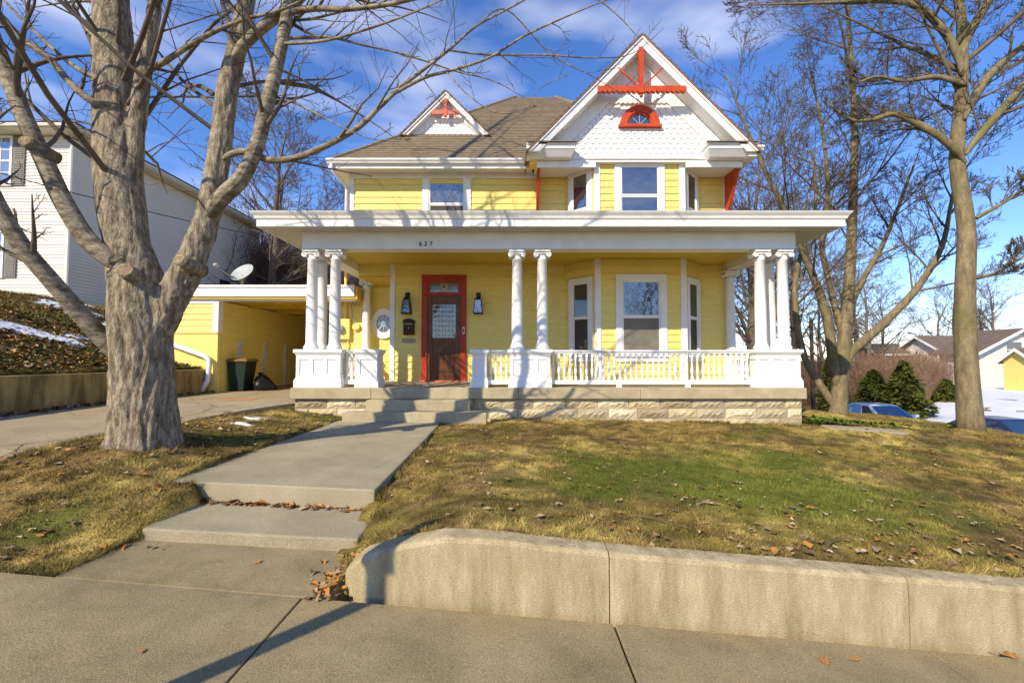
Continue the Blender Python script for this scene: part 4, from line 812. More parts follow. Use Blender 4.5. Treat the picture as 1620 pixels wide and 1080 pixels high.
# the big front tree
FT = thing('maple_tree', 'large bare tree with thick forked trunk standing beside the front walk', 'tree', (-4.03, 5.0, -0.86))
TY = 5.0; RS = 0.91; rnd = random.Random(5)
def barky(path, rads, nseg, amp, flare=0.0, seed=0):
    """trunk skin with ridges running up the stem"""
    mb = MB(); pts = [Vector(p) for p in path]; m = len(pts); t = (pts[1] - pts[0]).normalized(); u = Vector((1, 0, 0)); ln = 0; r_ = np.random.default_rng(seed)
    for i in range(m):
        t2 = (pts[min(i + 1, m - 1)] - pts[max(i - 1, 0)]).normalized(); u = (u - t2 * u.dot(t2)).normalized(); q = t2.cross(u)
        if i: ln += (pts[i] - pts[i - 1]).length
        a = np.arange(nseg) * 2 * math.pi / nseg
        ca, sa = np.cos(a), np.sin(a)
        rid = 1 - np.abs(2 * fbm(ca * 4.2 + 30 + seed * 3 + 0.25 * np.sin(ln * 3), sa * 4.2 + 30 + ln * 0.55, 2.0, 2, 4) - 1) * 2.2
        low = fbm(ca * 1.2 + 9 + seed, sa * 1.2 + 9 + ln * 0.6, 1.0, 4, 2) - 0.5
        fl = flare * math.exp(-ln / 0.22) * (0.5 + 0.9 * np.abs(np.sin(a * 2.5 + 1)) ** 1.5)
        rr = rads[i] * (1 + 0.12 * low) + amp * rid + fl
        for j in range(nseg):
            p = pts[i] + (u * ca[j] + q * sa[j]) * rr[j]; mb.v.append((p.x, p.y, p.z))
    for i in range(m - 1):
        for j in range(nseg): mb.f.append((i * nseg + j, i * nseg + (j + 1) % nseg, (i + 1) * nseg + (j + 1) % nseg, (i + 1) * nseg + j))
    mb.f.append(tuple((m - 1) * nseg + j for j in range(nseg))); mb.f.append(tuple(range(nseg))[::-1]); return mb
def bl(spec, name, nseg, amp, flare=0.0, seed=0, sub=10, m='bark_front'):
    path = catmull([P(a, b, TY + c) for a, b, c, r in spec], sub); rs = [spec_r(spec, i / sub) * RS * (0.83 if seed == 1 else 0.72 if seed == 2 else 0.76) for i in range(len(path))]
    SKIN.append(barky(path, rs, nseg, amp, flare, seed)) if m == 'bark_front' else barky(path, rs, nseg, amp, flare, seed).build(name, m, FT, True); return path, rs
SKIN = []
trunk = bl([(228, 712, 0, 0.40), (228, 670, 0, 0.395), (226, 610, 0, 0.365), (224, 545, 0, 0.365), (223, 490, 0, 0.37), (216, 440, 0, 0.33), (203, 390, 0, 0.27), (194, 330, 0.05, 0.285), (187, 260, 0.1, 0.285), (184, 180, 0.15, 0.28), (180, 90, 0.2, 0.265), (175, 0, 0.3, 0.24), (172, -110, 0.45, 0.20), (178, -260, 0.6, 0.16), (190, -450, 0.7, 0.12), (205, -700, 0.9, 0.08), (215, -1000, 1.1, 0.03)], 'trunk', 110, 0.006, 0.05, 1)
l_right = bl([(226, 610, 0, 0.15), (243, 540, 0, 0.22), (268, 480, 0, 0.235), (297, 425, 0.0, 0.215), (322, 365, 0.02, 0.19), (338, 300, 0.05, 0.175), (350, 220, 0.1, 0.17), (360, 140, 0.15, 0.165), (378, 60, 0.2, 0.155), (392, -20, 0.3, 0.14), (400, -140, 0.5, 0.12), (430, -300, 0.8, 0.10), (470, -520, 1.1, 0.07), (500, -800, 1.5, 0.03)], 'limb', 64, 0.004, 0, 2)
l_sec = bl([(212, 330, 0.12, 0.10), (214, 260, 0.1, 0.115), (220, 170, 0.1, 0.12), (233, 80, 0.1, 0.105), (246, 0, 0.15, 0.095), (256, -110, 0.3, 0.08), (275, -260, 0.6, 0.065), (310, -480, 1.0, 0.045), (330, -760, 1.5, 0.02)], 'limb', 40, 0.003, 0, 3)
l_left = bl([(205, 425, -0.12, 0.12), (172, 408, -0.2, 0.125), (135, 375, -0.25, 0.12), (100, 318, -0.3, 0.118), (68, 250, -0.35, 0.112), (38, 185, -0.4, 0.105), (8, 110, -0.4, 0.10), (-30, 10, -0.4, 0.10), (-70, -120, -0.3, 0.06), (-90, -260, -0.2, 0.03)], 'limb', 48, 0.006, 0, 4, m='bark_smooth')
l_low = bl([(215, 585, 0.0, 0.12), (172, 545, -0.1, 0.12), (130, 500, -0.25, 0.112), (80, 443, -0.45, 0.105), (35, 390, -0.6, 0.098), (-5, 325, -0.7, 0.10), (-50, 230, -0.8, 0.085), (-110, 100, -0.9, 0.05)], 'limb', 48, 0.006, 0, 5, m='bark_smooth')
l_c = bl([(331, 352, 0.02, 0.05), (338, 330, -0.06, 0.11), (356, 308, -0.12, 0.122), (382, 282, -0.15, 0.115), (405, 235, -0.15, 0.105), (422, 170, -0.15, 0.10), (440, 95, -0.1, 0.09), (456, 10, -0.05, 0.08), (466, -90, 0.0, 0.06), (470, -200, 0.1, 0.03)], 'limb', 48, 0.005, 0, 6, m='bark_smooth')
sk = MB()
for q in SKIN: sk.add(q.v, q.f)
so = sk.build('trunk', 'bark_front', FT, True)
md = so.modifiers.new('union', 'REMESH'); md.mode = 'VOXEL'; md.voxel_size = 0.017
md = so.modifiers.new('blend', 'SMOOTH'); md.factor = 0.5; md.iterations = 8
me_ = bpy.data.meshes.new_from_object(so.evaluated_get(bpy.context.evaluated_depsgraph_get())); so.modifiers.clear(); so.data = me_
nv_ = len(me_.vertices); co = np.empty(nv_ * 3); me_.vertices.foreach_get('co', co); co = co.reshape(-1, 3); no = np.empty(nv_ * 3); me_.vertices.foreach_get('normal', no); no = no.reshape(-1, 3)
wx = co[:, 0] + 0.03 * np.sin(co[:, 2] * 5) + 20; wy = co[:, 1] + 0.03 * np.cos(co[:, 2] * 4) + 20
rg = 1 - np.abs(2 * fbm(wx * 11 + co[:, 2] * 1.4, wy * 11 - co[:, 2] * 1.7, 1.0, 2, 4) - 1) * 2.6
rg2 = fbm(wx * 24 + co[:, 2] * 5, wy * 24 - co[:, 2] * 6, 1.0, 5, 2) - 0.5
fade = 1 - 0.55 * smooth(0.8, 3.5, co[:, 2])
me_.vertices.foreach_set('co', (co + no * ((0.030 * np.clip(rg, -1.0, 0.7) - 0.012) * fade + 0.014 * rg2 * fade)[:, None]).ravel()); me_.update()
me_.polygons.foreach_set('use_smooth', np.ones(len(me_.polygons), bool))
if not me_.materials: me_.materials.append(MATS['bark_front'])
for (px, py, dy, r, dx, dz) in ((206, 434, -0.24, 0.085, 0.05, 0.05), (297, 418, -0.17, 0.075, -0.03, 0.06), (54, 232, -0.40, 0.07, 0.02, 0.03)):      # sawn-off stubs
    r *= RS; b = P(px, py, TY + dy); st_ = MB().tube([b + Vector((0, 0.22, -0.03)), b, b + Vector((dx * 0.6, -0.10, dz * 0.6))], [r * 1.2, r * 1.08, r], 14).build('stub', 'bark_front', FT, True)
    c0 = b + Vector((dx * 0.6, -0.10, dz * 0.6)); ax = Vector((dx * 0.6, -0.10, dz * 0.6)).normalized()
    MB().tube([c0 - ax * 0.01, c0 + ax * 0.004], r * 0.86, 14).build('cut_face', 'cut_wood', st_)
FCFG = dict(seg=[6, 6, 4, 3], wob=[0.08, 0.10, 0.13, 0.16], up=[0.02, 0.015, 0.02, 0.0], sides=[6, 5, 4, 3], kids=[6, 5, 4, 0], len=[(0.30, 0.6), (0.25, 0.5), (0.25, 0.5)], ang=(30, 65), rmin=0.0028, minz=-0.5)
cr_ = MB()
BR = [  # long side branches, as they cross the sky
 ([(347, 262, 0.1, 0.02), (362, 246, 0.0, 0.05), (392, 240, -0.05, 0.052), (430, 254, -0.1, 0.052), (486, 244, -0.1, 0.048), (561, 206, -0.1, 0.042), (601, 169, -0.05, 0.038), (632, 140, 0, 0.034), (672, 109, 0.05, 0.026), (713, 77, 0.1, 0.022), (756, 40, 0.2, 0.018), (830, 0, 0.3, 0.014), (900, -50, 0.4, 0.008)], 7),
 ([(620, 150, 0, 0.03), (672, 123, 0.0, 0.026), (713, 112, 0.0, 0.023), (773, 92, 0.0, 0.02), (830, 57, 0.0, 0.017), (900, 25, 0.0, 0.012), (960, 0, 0.0, 0.008)], 5),
 ([(711, 80, 0.1, 0.016), (773, 87, 0.2, 0.016), (859, 87, 0.3, 0.014), (940, 92, 0.4, 0.011), (1000, 85, 0.5, 0.008), (1050, 45, 0.6, 0.004)], 5),
 ([(440, 62, -0.1, 0.03), (480, 60, 0, 0.026), (525, 60, 0.1, 0.022), (576, 72, 0.2, 0.018), (622, 82, 0.3, 0.016), (676, 98, 0.4, 0.014), (724, 114, 0.5, 0.012), (780, 128, 0.6, 0.009), (830, 155, 0.7, 0.005)], 6),
 ([(442, 70, -0.1, 0.028), (511, 65, -0.2, 0.022), (576, 48, -0.3, 0.018), (639, 26, -0.4, 0.014), (693, 3, -0.5, 0.010), (760, -30, -0.6, 0.005)], 5),
 ([(455, 20, -0.05, 0.05), (500, 14, -0.1, 0.045), (545, 15, -0.2, 0.04), (610, 8, -0.3, 0.032), (680, -8, -0.4, 0.026), (800, -40, -0.5, 0.015), (900, -70, -0.6, 0.008)], 8),
 ([(430, 105, 0, 0.022), (470, 122, 0.2, 0.018), (511, 145, 0.4, 0.016), (576, 185, 0.6, 0.012), (625, 219, 0.8, 0.007), (660, 250, 0.9, 0.004)], 6),
 ([(425, 150, 0, 0.018), (470, 165, -0.2, 0.014), (520, 190, -0.4, 0.011), (560, 210, -0.5, 0.009), (600, 222, -0.6, 0.005), (650, 220, -0.6, 0.003)], 4),
 ([(366, 112, 0.15, 0.04), (380, 78, 0.1, 0.085), (420, 40, 0.05, 0.085), (460, 10, 0, 0.085), (500, -30, -0.1, 0.07), (560, -90, -0.2, 0.05), (640, -180, -0.3, 0.02)], 6),
 ([(222, 130, 0.1, 0.02), (238, 110, 0.08, 0.048), (260, 98, 0.0, 0.045), (300, 72, -0.1, 0.040), (340, 50, -0.15, 0.034), (390, 30, -0.2, 0.028), (440, 18, -0.2, 0.022), (500, -10, -0.2, 0.012)], 5),
 ([(215, 155, 0.1, 0.018), (270, 153, 0.2, 0.017), (340, 154, 0.25, 0.015), (420, 152, 0.3, 0.012), (465, 150, 0.35, 0.008)], 5),
 ([(185, 170, 0.0, 0.07), (145, 160, -0.1, 0.055), (110, 130, -0.15, 0.05), (80, 95, -0.2, 0.045), (40, 65, -0.25, 0.04), (0, 25, -0.3, 0.03), (-40, -10, -0.3, 0.02)], 6),
 ([(160, 130, 0.1, 0.045), (110, 100, 0.2, 0.034), (60, 55, 0.3, 0.028), (10, 5, 0.4, 0.02), (-40, -50, 0.5, 0.01)], 5),
 ([(150, 60, 0.2, 0.035), (118, 20, 0.3, 0.03), (90, -20, 0.4, 0.025), (60, -80, 0.5, 0.012)], 4),
 ([(750, 45, 0.2, 0.012), (800, 15, 0.4, 0.012), (870, 85, 0.6, 0.011), (935, 120, 0.7, 0.008), (985, 150, 0.8, 0.004)], 4),
 ([(705, 112, 0, 0.010), (740, 150, -0.1, 0.009), (785, 178, -0.1, 0.008), (830, 172, -0.1, 0.006), (855, 140, -0.1, 0.005), (900, 118, -0.1, 0.003)], 3),
 ([(640, 82, 0.3, 0.010), (680, 140, 0.3, 0.008), (705, 170, 0.4, 0.006), (740, 186, 0.5, 0.004)], 3),
 ([(455, -10, 0.0, 0.03), (540, -60, 0.1, 0.025), (700, -90, 0.4, 0.022), (850, -60, 0.7, 0.018), (960, 10, 1.0, 0.012), (1010, 60, 1.1, 0.006)], 7),
]
for spec, kd in BR:
    path = catmull([P(a, b, TY + c) for a, b, c, r in spec], 5); rs = [max(0.003, spec_r(spec, i / 5) * RS * 0.78) for i in range(len(path))]
    MB().tube(path, rs, 9).build('branch', 'bark_smooth', FT, True); sprout(cr_, path, rs, 1, FCFG, rnd, kids=kd, t0=0.15, lmul=0.55)
for (path, rs), kd in ((trunk, 30), (l_right, 22), (l_sec, 20), (l_left, 12), (l_low, 9), (l_c, 12)):
    h = int(len(path) * 0.45); sprout(cr_, path[h:], [min(q, 0.055) for q in rs[h:]], 0, FCFG, rnd, kids=kd, t0=0.02, lmul=0.75)
cr_.build('crown', 'twig', FT, True)

def auto_tree(name, label, cat, base, Ht, r, cfg, seed, lean=(0, 0), kids0=14, t0=0.25, bark='bark_right', twig='twig', group=None, extra=None, tspec=None, cap=9.0, et0=0.2):
    rn = random.Random(seed); t = thing(name, label, cat, base, group); b = Vector(base) - Vector((0, 0, 0.15)); n = 9
    pts = [b + Vector((lean[0] * (i / n) ** 1.4 + rn.gauss(0, 0.012 * Ht) * (i > 0) * (i / n), lean[1] * (i / n) + rn.gauss(0, 0.012 * Ht) * (i / n), Ht * i / n)) for i in range(n + 1)]
    path = catmull(pts, 3); k = len(path); rs = [max(0.01, r * (1 - 0.88 * (i / (k - 1)) ** 1.1) * (1 + 0.22 * math.exp(-i * 1.1))) for i in range(k)]
    if tspec:
        path = catmull([P(a, bb, tspec[1] + cc) for a, bb, cc, r_ in tspec[0]], 5); rs = [spec_r(tspec[0], i / 5) for i in range(len(path))]
    MB().tube(path, rs, 14).build('trunk', bark, t, True); c = MB(); sprout(c, path, [min(q_, cap) for q_ in rs], 0, cfg, rn, kids=kids0, t0=t0)
    for spec, Y in (extra or []):
        ph = catmull([P(a, bb, Y + cc) for a, bb, cc, r_ in spec], 5); rr_ = [spec_r(spec, i / 5) for i in range(len(ph))]
        MB().tube(ph, rr_, 10).build('limb', bark, t, True); sprout(c, ph, [min(q_, 0.055) for q_ in rr_], 0, cfg, rn, kids=13, t0=et0, lmul=0.9)
    c.build('crown', twig, t, True); return t
DENSE = dict(seg=[7, 6, 5, 4, 3], wob=[0.05, 0.07, 0.10, 0.13, 0.15], up=[0.03, 0.05, 0.05, 0.04, 0.03], sides=[8, 6, 5, 3, 3], kids=[14, 9, 7, 5, 0], len=[(0.32, 0.5), (0.35, 0.6), (0.3, 0.55), (0.3, 0.55)], ang=(28, 58), rmin=0.004, minz=-0.25)
# street tree at the right edge of the lawn
gz = lambda x, y: float(base_ground(x, y))
x, y = 9.72, 9.7
RT = [([(1528, 258, 0, 0.03), (1512, 238, 0, 0.08), (1485, 215, 0, 0.075), (1450, 195, 0.1, 0.07), (1415, 180, 0.2, 0.06), (1385, 188, 0.3, 0.05), (1350, 190, 0.5, 0.03), (1310, 165, 0.7, 0.015)], 9.7),
      ([(1527, 245, 0, 0.03), (1545, 220, 0, 0.08), (1575, 185, -0.1, 0.08), (1620, 135, -0.2, 0.07), (1680, 80, -0.3, 0.04), (1740, 30, -0.3, 0.02)], 9.7),
      ([(1525, 190, 0, 0.03), (1537, 163, 0, 0.085), (1565, 120, 0.1, 0.085), (1615, 75, 0.2, 0.065), (1680, 30, 0.3, 0.035)], 9.7),
      ([(1530, 136, 0, 0.04), (1515, 130, 0, 0.055), (1480, 122, 0.1, 0.05), (1430, 128, 0.2, 0.04), (1385, 122, 0.3, 0.03), (1340, 140, 0.4, 0.015)], 9.7),
      ([(1522, 120, 0, 0.03), (1515, 88, 0, 0.08), (1490, 45, 0, 0.08), (1450, 10, 0, 0.07), (1400, 2, 0.1, 0.05), (1300, 5, 0.2, 0.03), (1190, 8, 0.4, 0.012)], 9.7),
      ([(1520, 95, 0, 0.05), (1532, 58, 0, 0.075), (1560, 10, -0.1, 0.07), (1590, -40, -0.2, 0.05), (1640, -110, -0.2, 0.02)], 9.7),
      ([(1545, 345, 0, 0.04), (1585, 322, -0.1, 0.035), (1620, 300, -0.2, 0.03), (1680, 270, -0.2, 0.015)], 9.7),
      ([(1545, 440, 0, 0.03), (1580, 430, -0.3, 0.022), (1620, 405, -0.6, 0.018), (1680, 370, -0.8, 0.01)], 9.7)]
auto_tree('street_tree', 'bare tree with straight tan trunk at the right edge of the lawn', 'tree', (x, y, gz(x, y)), 13.5, 0.215, DENSE, 3, (0.2, 0.2), 16, 0.5, extra=RT, cap=0.12)
# clump tree beyond the porch corner
x, y = 8.6, 12.0
CTT = ([(1326, 662, 0, 0.252), (1327, 640, 0, 0.202), (1330, 600, 0, 0.185), (1335, 550, 0, 0.168), (1341, 480, 0, 0.139), (1346, 400, 0.05, 0.122), (1350, 300, 0.1, 0.101), (1352, 200, 0.2, 0.080), (1347, 100, 0.3, 0.059), (1340, 0, 0.4, 0.038), (1335, -80, 0.5, 0.017)], 12.0)
CT = [([(1326, 652, 0.0, 0.084), (1310, 628, 0.02, 0.101), (1292, 600, 0.05, 0.092), (1275, 570, 0.1, 0.084), (1262, 520, 0.2, 0.080), (1258, 450, 0.3, 0.071), (1268, 400, 0.5, 0.063), (1290, 330, 0.6, 0.046), (1285, 240, 0.7, 0.025)], 12.0),
      ([(1330, 630, 0.0, 0.101), (1319, 580, -0.05, 0.126), (1313, 530, -0.1, 0.118), (1302, 480, -0.1, 0.105), (1280, 420, -0.1, 0.088), (1250, 350, -0.1, 0.071), (1215, 280, -0.1, 0.055), (1180, 200, 0, 0.034), (1150, 120, 0.1, 0.017)], 12.0),
      ([(1333, 600, 0.0, 0.084), (1345, 560, -0.06, 0.118), (1372, 535, -0.1, 0.109), (1415, 495, -0.2, 0.097), (1455, 450, -0.3, 0.080), (1490, 390, -0.4, 0.063), (1505, 320, -0.5, 0.042), (1520, 240, -0.5, 0.021)], 12.0),
      ([(1336, 545, 0.0, 0.067), (1325, 500, 0.1, 0.084), (1310, 440, 0.2, 0.076), (1300, 380, 0.3, 0.067), (1310, 300, 0.4, 0.055), (1300, 200, 0.5, 0.038), (1280, 100, 0.6, 0.021)], 12.0),
      ([(1340, 510, 0.0, 0.059), (1352, 470, 0.05, 0.071), (1372, 430, 0.1, 0.067), (1395, 390, 0.2, 0.059), (1420, 330, 0.3, 0.042), (1450, 250, 0.4, 0.021)], 12.0)]
auto_tree('clump_tree', 'bare many stemmed tree beyond the right corner of the porch', 'tree', (x, y, gz(x, y)), 10.5, 0.21, DENSE, 8, (0.75, 0.0), 16, 0.5, extra=CT, tspec=CTT, cap=0.055, et0=0.45)
# background trees
BGC = dict(seg=[6, 6, 5, 4, 3], wob=[0.06, 0.08, 0.11, 0.13, 0.15], up=[0.02, 0.04, 0.04, 0.03, 0.02], sides=[6, 5, 3, 3, 3], kids=[11, 8, 6, 4, 0], len=[(0.35, 0.55), (0.4, 0.65), (0.35, 0.6), (0.35, 0.55)], ang=(28, 62), rmin=0.010, minz=-0.2)
protoA = auto_tree('bare_tree', 'bare tree with wide dark crown behind the carport', 'tree', (-12.8, 24.0, -1.2), 13.5, 0.30, BGC, 21, (0.4, 0), 15, 0.22, 'twig_far', 'twig_far', 'bare trees in the background')
protoB = auto_tree('bare_tree', 'bare tree leaning left over the gap behind the porch roof', 'tree', (-9.8, 30.0, -1.2), 12.0, 0.26, BGC, 33, (-0.8, 0), 15, 0.18, 'twig_far', 'twig_far', 'bare trees in the background')
for pr_, (x, y), s, rz, lab in ((protoA, (-9, -19), 1.0, 0.5, 'bare tree across the street reflected in the upper left window'), (protoB, (3, -23), 1.1, 2.5, 'bare tree across the street reflected in the bay windows'), (protoA, (13, -21), 1.0, 4.1, 'bare tree across the street reflected in the right bay panes'),
        (protoB, (-16.5, 33), 1.15, 1.0, 'tall bare tree rising behind the white neighboring house'), (protoA, (-7.8, 36), 0.75, 2.2, 'small bare tree showing between the porch columns at left'),
        (protoB, (13.5, 26), 1.25, 2.0, 'bare tree behind the right porch columns'), (protoA, (17.5, 33), 1.25, 4.0, 'bare tree right of the porch roof, behind the many stemmed tree'), (protoB, (9.5, 30), 1.2, 0.3, 'bare tree nearest the right side of the house'),
        (protoA, (26, 42), 1.1, 1.2, 'bare tree above the small evergreens'), (protoB, (33, 46), 1.0, 3.0, 'bare tree behind the brown thicket'), (protoA, (60, 62), 0.85, 5.0, 'bare tree standing behind the white gabled house'),
        (protoB, (70, 68), 1.0, 3.7, 'bare tree at the far right edge beyond the white gabled house'), (protoB, (48, 66), 0.8, 2.6, 'distant bare tree between the two far houses'), (protoB, (21, 38), 1.3, 5.2, 'bare tree with pale fine twigs rising right of the gable'), (protoA, (38, 50), 1.05, 2.9, 'distant bare tree left of the street tree trunk'), (protoB, (15, 40), 1.45, 4.4, 'tall distant bare tree above the right end of the porch roof'), (protoA, (-11, 42), 1.0, 3.3, 'distant bare tree behind the brown brush at left'), (protoA, (33, 42), 0.8, 1.9, 'slender bare tree just behind the two evergreens'), (protoB, (44, 54), 0.85, 0.9, 'distant bare tree directly above the pointed evergreen'), (protoA, (66, 62), 1.0, 2.4, 'distant bare tree above the ridge of the white gabled house'), (protoB, (57, 60), 0.95, 5.5, 'distant bare tree hidden partly by the street tree trunk'), (protoB, (24, 35), 0.75, 4.9, 'small bare tree beside the right stem of the clump tree'), (protoA, (12.5, 48), 1.2, 0.7, 'distant bare tree seen between the right porch columns')):
    c = copy_tree(pr_); c['label'] = lab; c.location = (x, y, gz(x, y) + ZC - 0.1); c.rotation_euler = (0, 0, rz); c.scale = (s, s, s)
# thickets of brush: masses of fine stems
def thicket(name, label, box, n, h0, h1, seed, m='brush', r0=0.012):
    rn = random.Random(seed); mb = MB()
    for i in range(n):
        x = rn.uniform(box[0], box[1]); y = rn.uniform(box[2], box[3])
        if box[0] > 20 and x > 20.3 + (y - 24) * 1.14: continue
        z = gz(x, y); h = rn.uniform(h0, h1) * (0.75 + 0.5 * float(vnoise(x, y, 0.4, 3)))
        dx, dy = rn.gauss(0, 0.35) * h * 0.5, rn.gauss(0, 0.35) * h * 0.9; p = Vector((x, y, z)); q = p + Vector((dx * 0.35, dy * 0.35, h * 0.6)); e = p + Vector((dx, dy, h))
        mb.tube([p, q, e], [r0, r0 * 0.8, r0 * 0.4], 3, False)
        for k in range(5):
            s = p.lerp(q, rn.uniform(0.2, 1)) if rn.random() < 0.5 else q.lerp(e, rn.random()); mb.tube([s, s + Vector((rn.gauss(0, 0.3), rn.gauss(0, 0.3), rn.uniform(-0.1, 0.5))) * h * 0.4], [r0 * 0.6, r0 * 0.35], 3, False)
    return tag(mb.build(name, m), label, 'thicket', kind='stuff')
thicket('thicket', 'dense brown leafless thicket behind the evergreens', (22, 40, 28, 44), 6000, 1.3, 3.3, 1, 'brush', 0.016)
thicket('thicket', 'brown brush seen under the porch roof behind the carport', (-17, -6, 26, 30), 3400, 2.5, 6.5, 2, 'brush', 0.016)
thicket('thicket', 'low grey brush beyond the clump tree', (10, 22, 36, 46), 2200, 1.5, 3.8, 3, 'twig_far', 0.016)
# conifers
def conifer(base, Ht, w, seed, label):
    rn = random.Random(seed); t = thing('evergreen_tree', label, 'tree', base, 'small evergreens'); b = Vector(base)
    MB().tube([b - Vector((0, 0, 0.1)), b + Vector((0, 0, Ht * 0.5)), b + Vector((0, 0, Ht * 0.97))], [w * 0.07, w * 0.04, 0.01], 8).build('trunk', 'twig', t, True)
    mb = MB()
    for i in range(int(4200)):
        f = rn.random() ** 1.25; az = rn.uniform(0, 2 * math.pi); rad = w * (1 - f) ** 0.85 * (0.78 + 0.35 * math.sin(az * 3 + f * 17) * 0.5) * rn.uniform(0.45, 1.05) + 0.03
        o = Vector((math.cos(az), math.sin(az), 0)); p = b + o * rad + Vector((0, 0, 0.05 + Ht * f * 0.97 + (0.12 - 0.25 * (1 - f)) * rad)); s = Vector((-o.y, o.x, 0))
        ln = rn.uniform(0.12, 0.30) * (0.5 + 0.5 * w); d = (o * rn.uniform(0.5, 1) + s * rn.gauss(0, 0.5) + Vector((0, 0, rn.uniform(-0.55, 0.25)))).normalized(); sw_ = d.cross(Vector((rn.gauss(0, 0.5), rn.gauss(0, 0.5), 1))).normalized() * ln * rn.uniform(0.16, 0.3)
        mb.add([p - d * ln * 0.4, p + sw_, p + d * ln * 0.7, p - sw_], [(0, 1, 2), (0, 2, 3)])
    mb.build('crown', 'needles', t)
for px, Y, Ht, w_, s_, lab in ((1430, 26.5, 3.0, 1.55, 1, 'pointed green evergreen, the taller one at right, beyond the parked cars'), (1382, 27.5, 2.5, 1.6, 2, 'shorter broad green evergreen left of the pointed one'), (1312, 30, 3.4, 0.9, 3, 'narrow dark evergreen behind the leaning stem of the clump tree'), (1497, 31.5, 1.2, 1.1, 5, 'dark green shrub hugging the left side of the street tree trunk')):
    q = P(px, 600, Y); conifer((q.x, Y, gz(q.x, Y) - 0.05), Ht + 0.35, w_ * 1.12, s_, lab)

# ------------------------------------------------------------------ far houses, pole, wires
def far_house(name, label, x0, x1, y0, y1, zb, zw, zr, wm, along='y', ov=0.4, wins=()):
    h = thing(name, label, 'house', ((x0 + x1) / 2, (y0 + y1) / 2, zb)); cx, cy = (x0 + x1) / 2, (y0 + y1) / 2; wl = MB().box(x0, x1, y0, y1, zb - 0.5, zw)
    if along == 'y': wl.xz([(x0, zw), (x1, zw), (cx, zr)], y0, y1)
    else: wl.prism([(x0, y0, zw), (x0, y1, zw), (x0, cy, zr)], (x1 - x0, 0, 0))
    wl.build('wall', wm, h); rf = MB(); tr_ = MB()
    if along == 'y':
        s_ = (zr - zw) / (cx - x0)
        for s in (-1, 1):
            e = (cx + s * (cx - x0 + ov), zw - s_ * ov); rf.prism([(cx, y0 - ov, zr + 0.02), (e[0], y0 - ov, e[1] + 0.02), (e[0], y0 - ov, e[1] + 0.16), (cx, y0 - ov, zr + 0.16)], (0, y1 - y0 + 2 * ov, 0))
            tr_.prism([(cx, y0 - ov - 0.05, zr - 0.16), (e[0], y0 - ov - 0.05, e[1] - 0.16), (e[0], y0 - ov - 0.05, e[1] + 0.13), (cx, y0 - ov - 0.05, zr + 0.13)], (0, 0.04, 0))
    else:
        s_ = (zr - zw) / (cy - y0)
        for s in (-1, 1):
            e = (cy + s * (cy - y0 + ov), zw - s_ * ov); rf.prism([(x0 - ov, cy, zr + 0.02), (x0 - ov, e[0], e[1] + 0.02), (x0 - ov, e[0], e[1] + 0.16), (x0 - ov, cy, zr + 0.16)], (x1 - x0 + 2 * ov, 0, 0))
            tr_.prism([(x0 - ov - 0.05, cy, zr - 0.16), (x0 - ov - 0.05, e[0], e[1] - 0.16), (x0 - ov - 0.05, e[0], e[1] + 0.13), (x0 - ov - 0.05, cy, zr + 0.13)], (0.04, 0, 0))
        tr_.box(x0 - ov, x1 + ov, y0 - ov - 0.05, y0 - ov - 0.01, zw - s_ * ov - 0.08, zw - s_ * ov + 0.16)
    rf.build('roof', 'roof_far', h); tr_.build('rake_trim', 'white', h)
    for wx, wz, ww, wh in wins:
        f = MB().box(wx - ww / 2 - 0.1, wx + ww / 2 + 0.1, y0 - 0.06, y0, wz - wh / 2 - 0.1, wz + wh / 2 + 0.1).build('window', 'white', h)
        MB().box(wx - ww / 2, wx + ww / 2, y0 - 0.075, y0 - 0.05, wz - wh / 2, wz - 0.04).build('pane', 'glass', f); MB().box(wx - ww / 2, wx + ww / 2, y0 - 0.075, y0 - 0.05, wz + 0.04, wz + wh / 2).build('pane', 'glass', f)
    return h
fh = far_house('far_house', 'white gabled house with brown roof at the right edge', 45.8, 54.4, 45, 48.8, -2.9, 0.75, 2.95, 'siding_white', 'y', 0.6, [(49.6, 1.0, 1.5, 1.5)])
fh2 = far_house('far_house', 'small white house with shallow brown roof beyond the thicket', 51.5, 60, 55, 60, -2.5, 1.5, 2.9, 'siding_white', 'x', 0.6, [(53.5, 0.4, 1.6, 1.4), (57, 0.4, 1.6, 1.4)])
far_house('far_house', 'pale yellow shed with dark opening at the far right edge', 44.4, 50, 38.5, 41.2, -2.9, -0.1, 0.9, 'yellow', 'x', 0.4, [(45.6, -1.2, 0.6, 1.4)])
far_house('far_house', 'distant red brick house above the pointed evergreen', 47.3, 51, 59, 62, -3.0, 0.9, 2.0, 'brick_far', 'x', 0.4, [(48.5, -0.2, 0.9, 1.0)])
q = P(1283, 506, 18); up_ = thing('utility_pole', 'slim dark wooden utility pole right of the porch', 'pole', (q.x, 18, gz(q.x, 18)))
MB().tube([(q.x, 18, gz(q.x, 18) - 0.2), (q.x, 18, q.z)], [0.085, 0.065], 8).build('pole', 'wood_pole', up_); MB().lathe([(0.03, 0), (0.05, 0.03), (0.04, 0.09), (0.02, 0.12)], (q.x, 18, q.z), 8).build('insulator', 'metal_grey', up_)
def wire(label, a, b, sag, r=0.012):
    pts = [a.lerp(b, t) - Vector((0, 0, sag * 4 * t * (1 - t))) for t in np.linspace(0, 1, 24)]; tag(MB().tube(pts, r, 5).build('overhead_wire', 'wire', at=tuple(a)), label, 'wire', 'overhead wires')
wire('black service wire crossing the white neighboring house', P(-300, 185, 9), P(404, 372, 13), 0.15)
wire('thin black wire dropping behind the big tree to the porch roof', P(180, 130, 8.5), P(540, 420, 12.4), 0.15, 0.008)

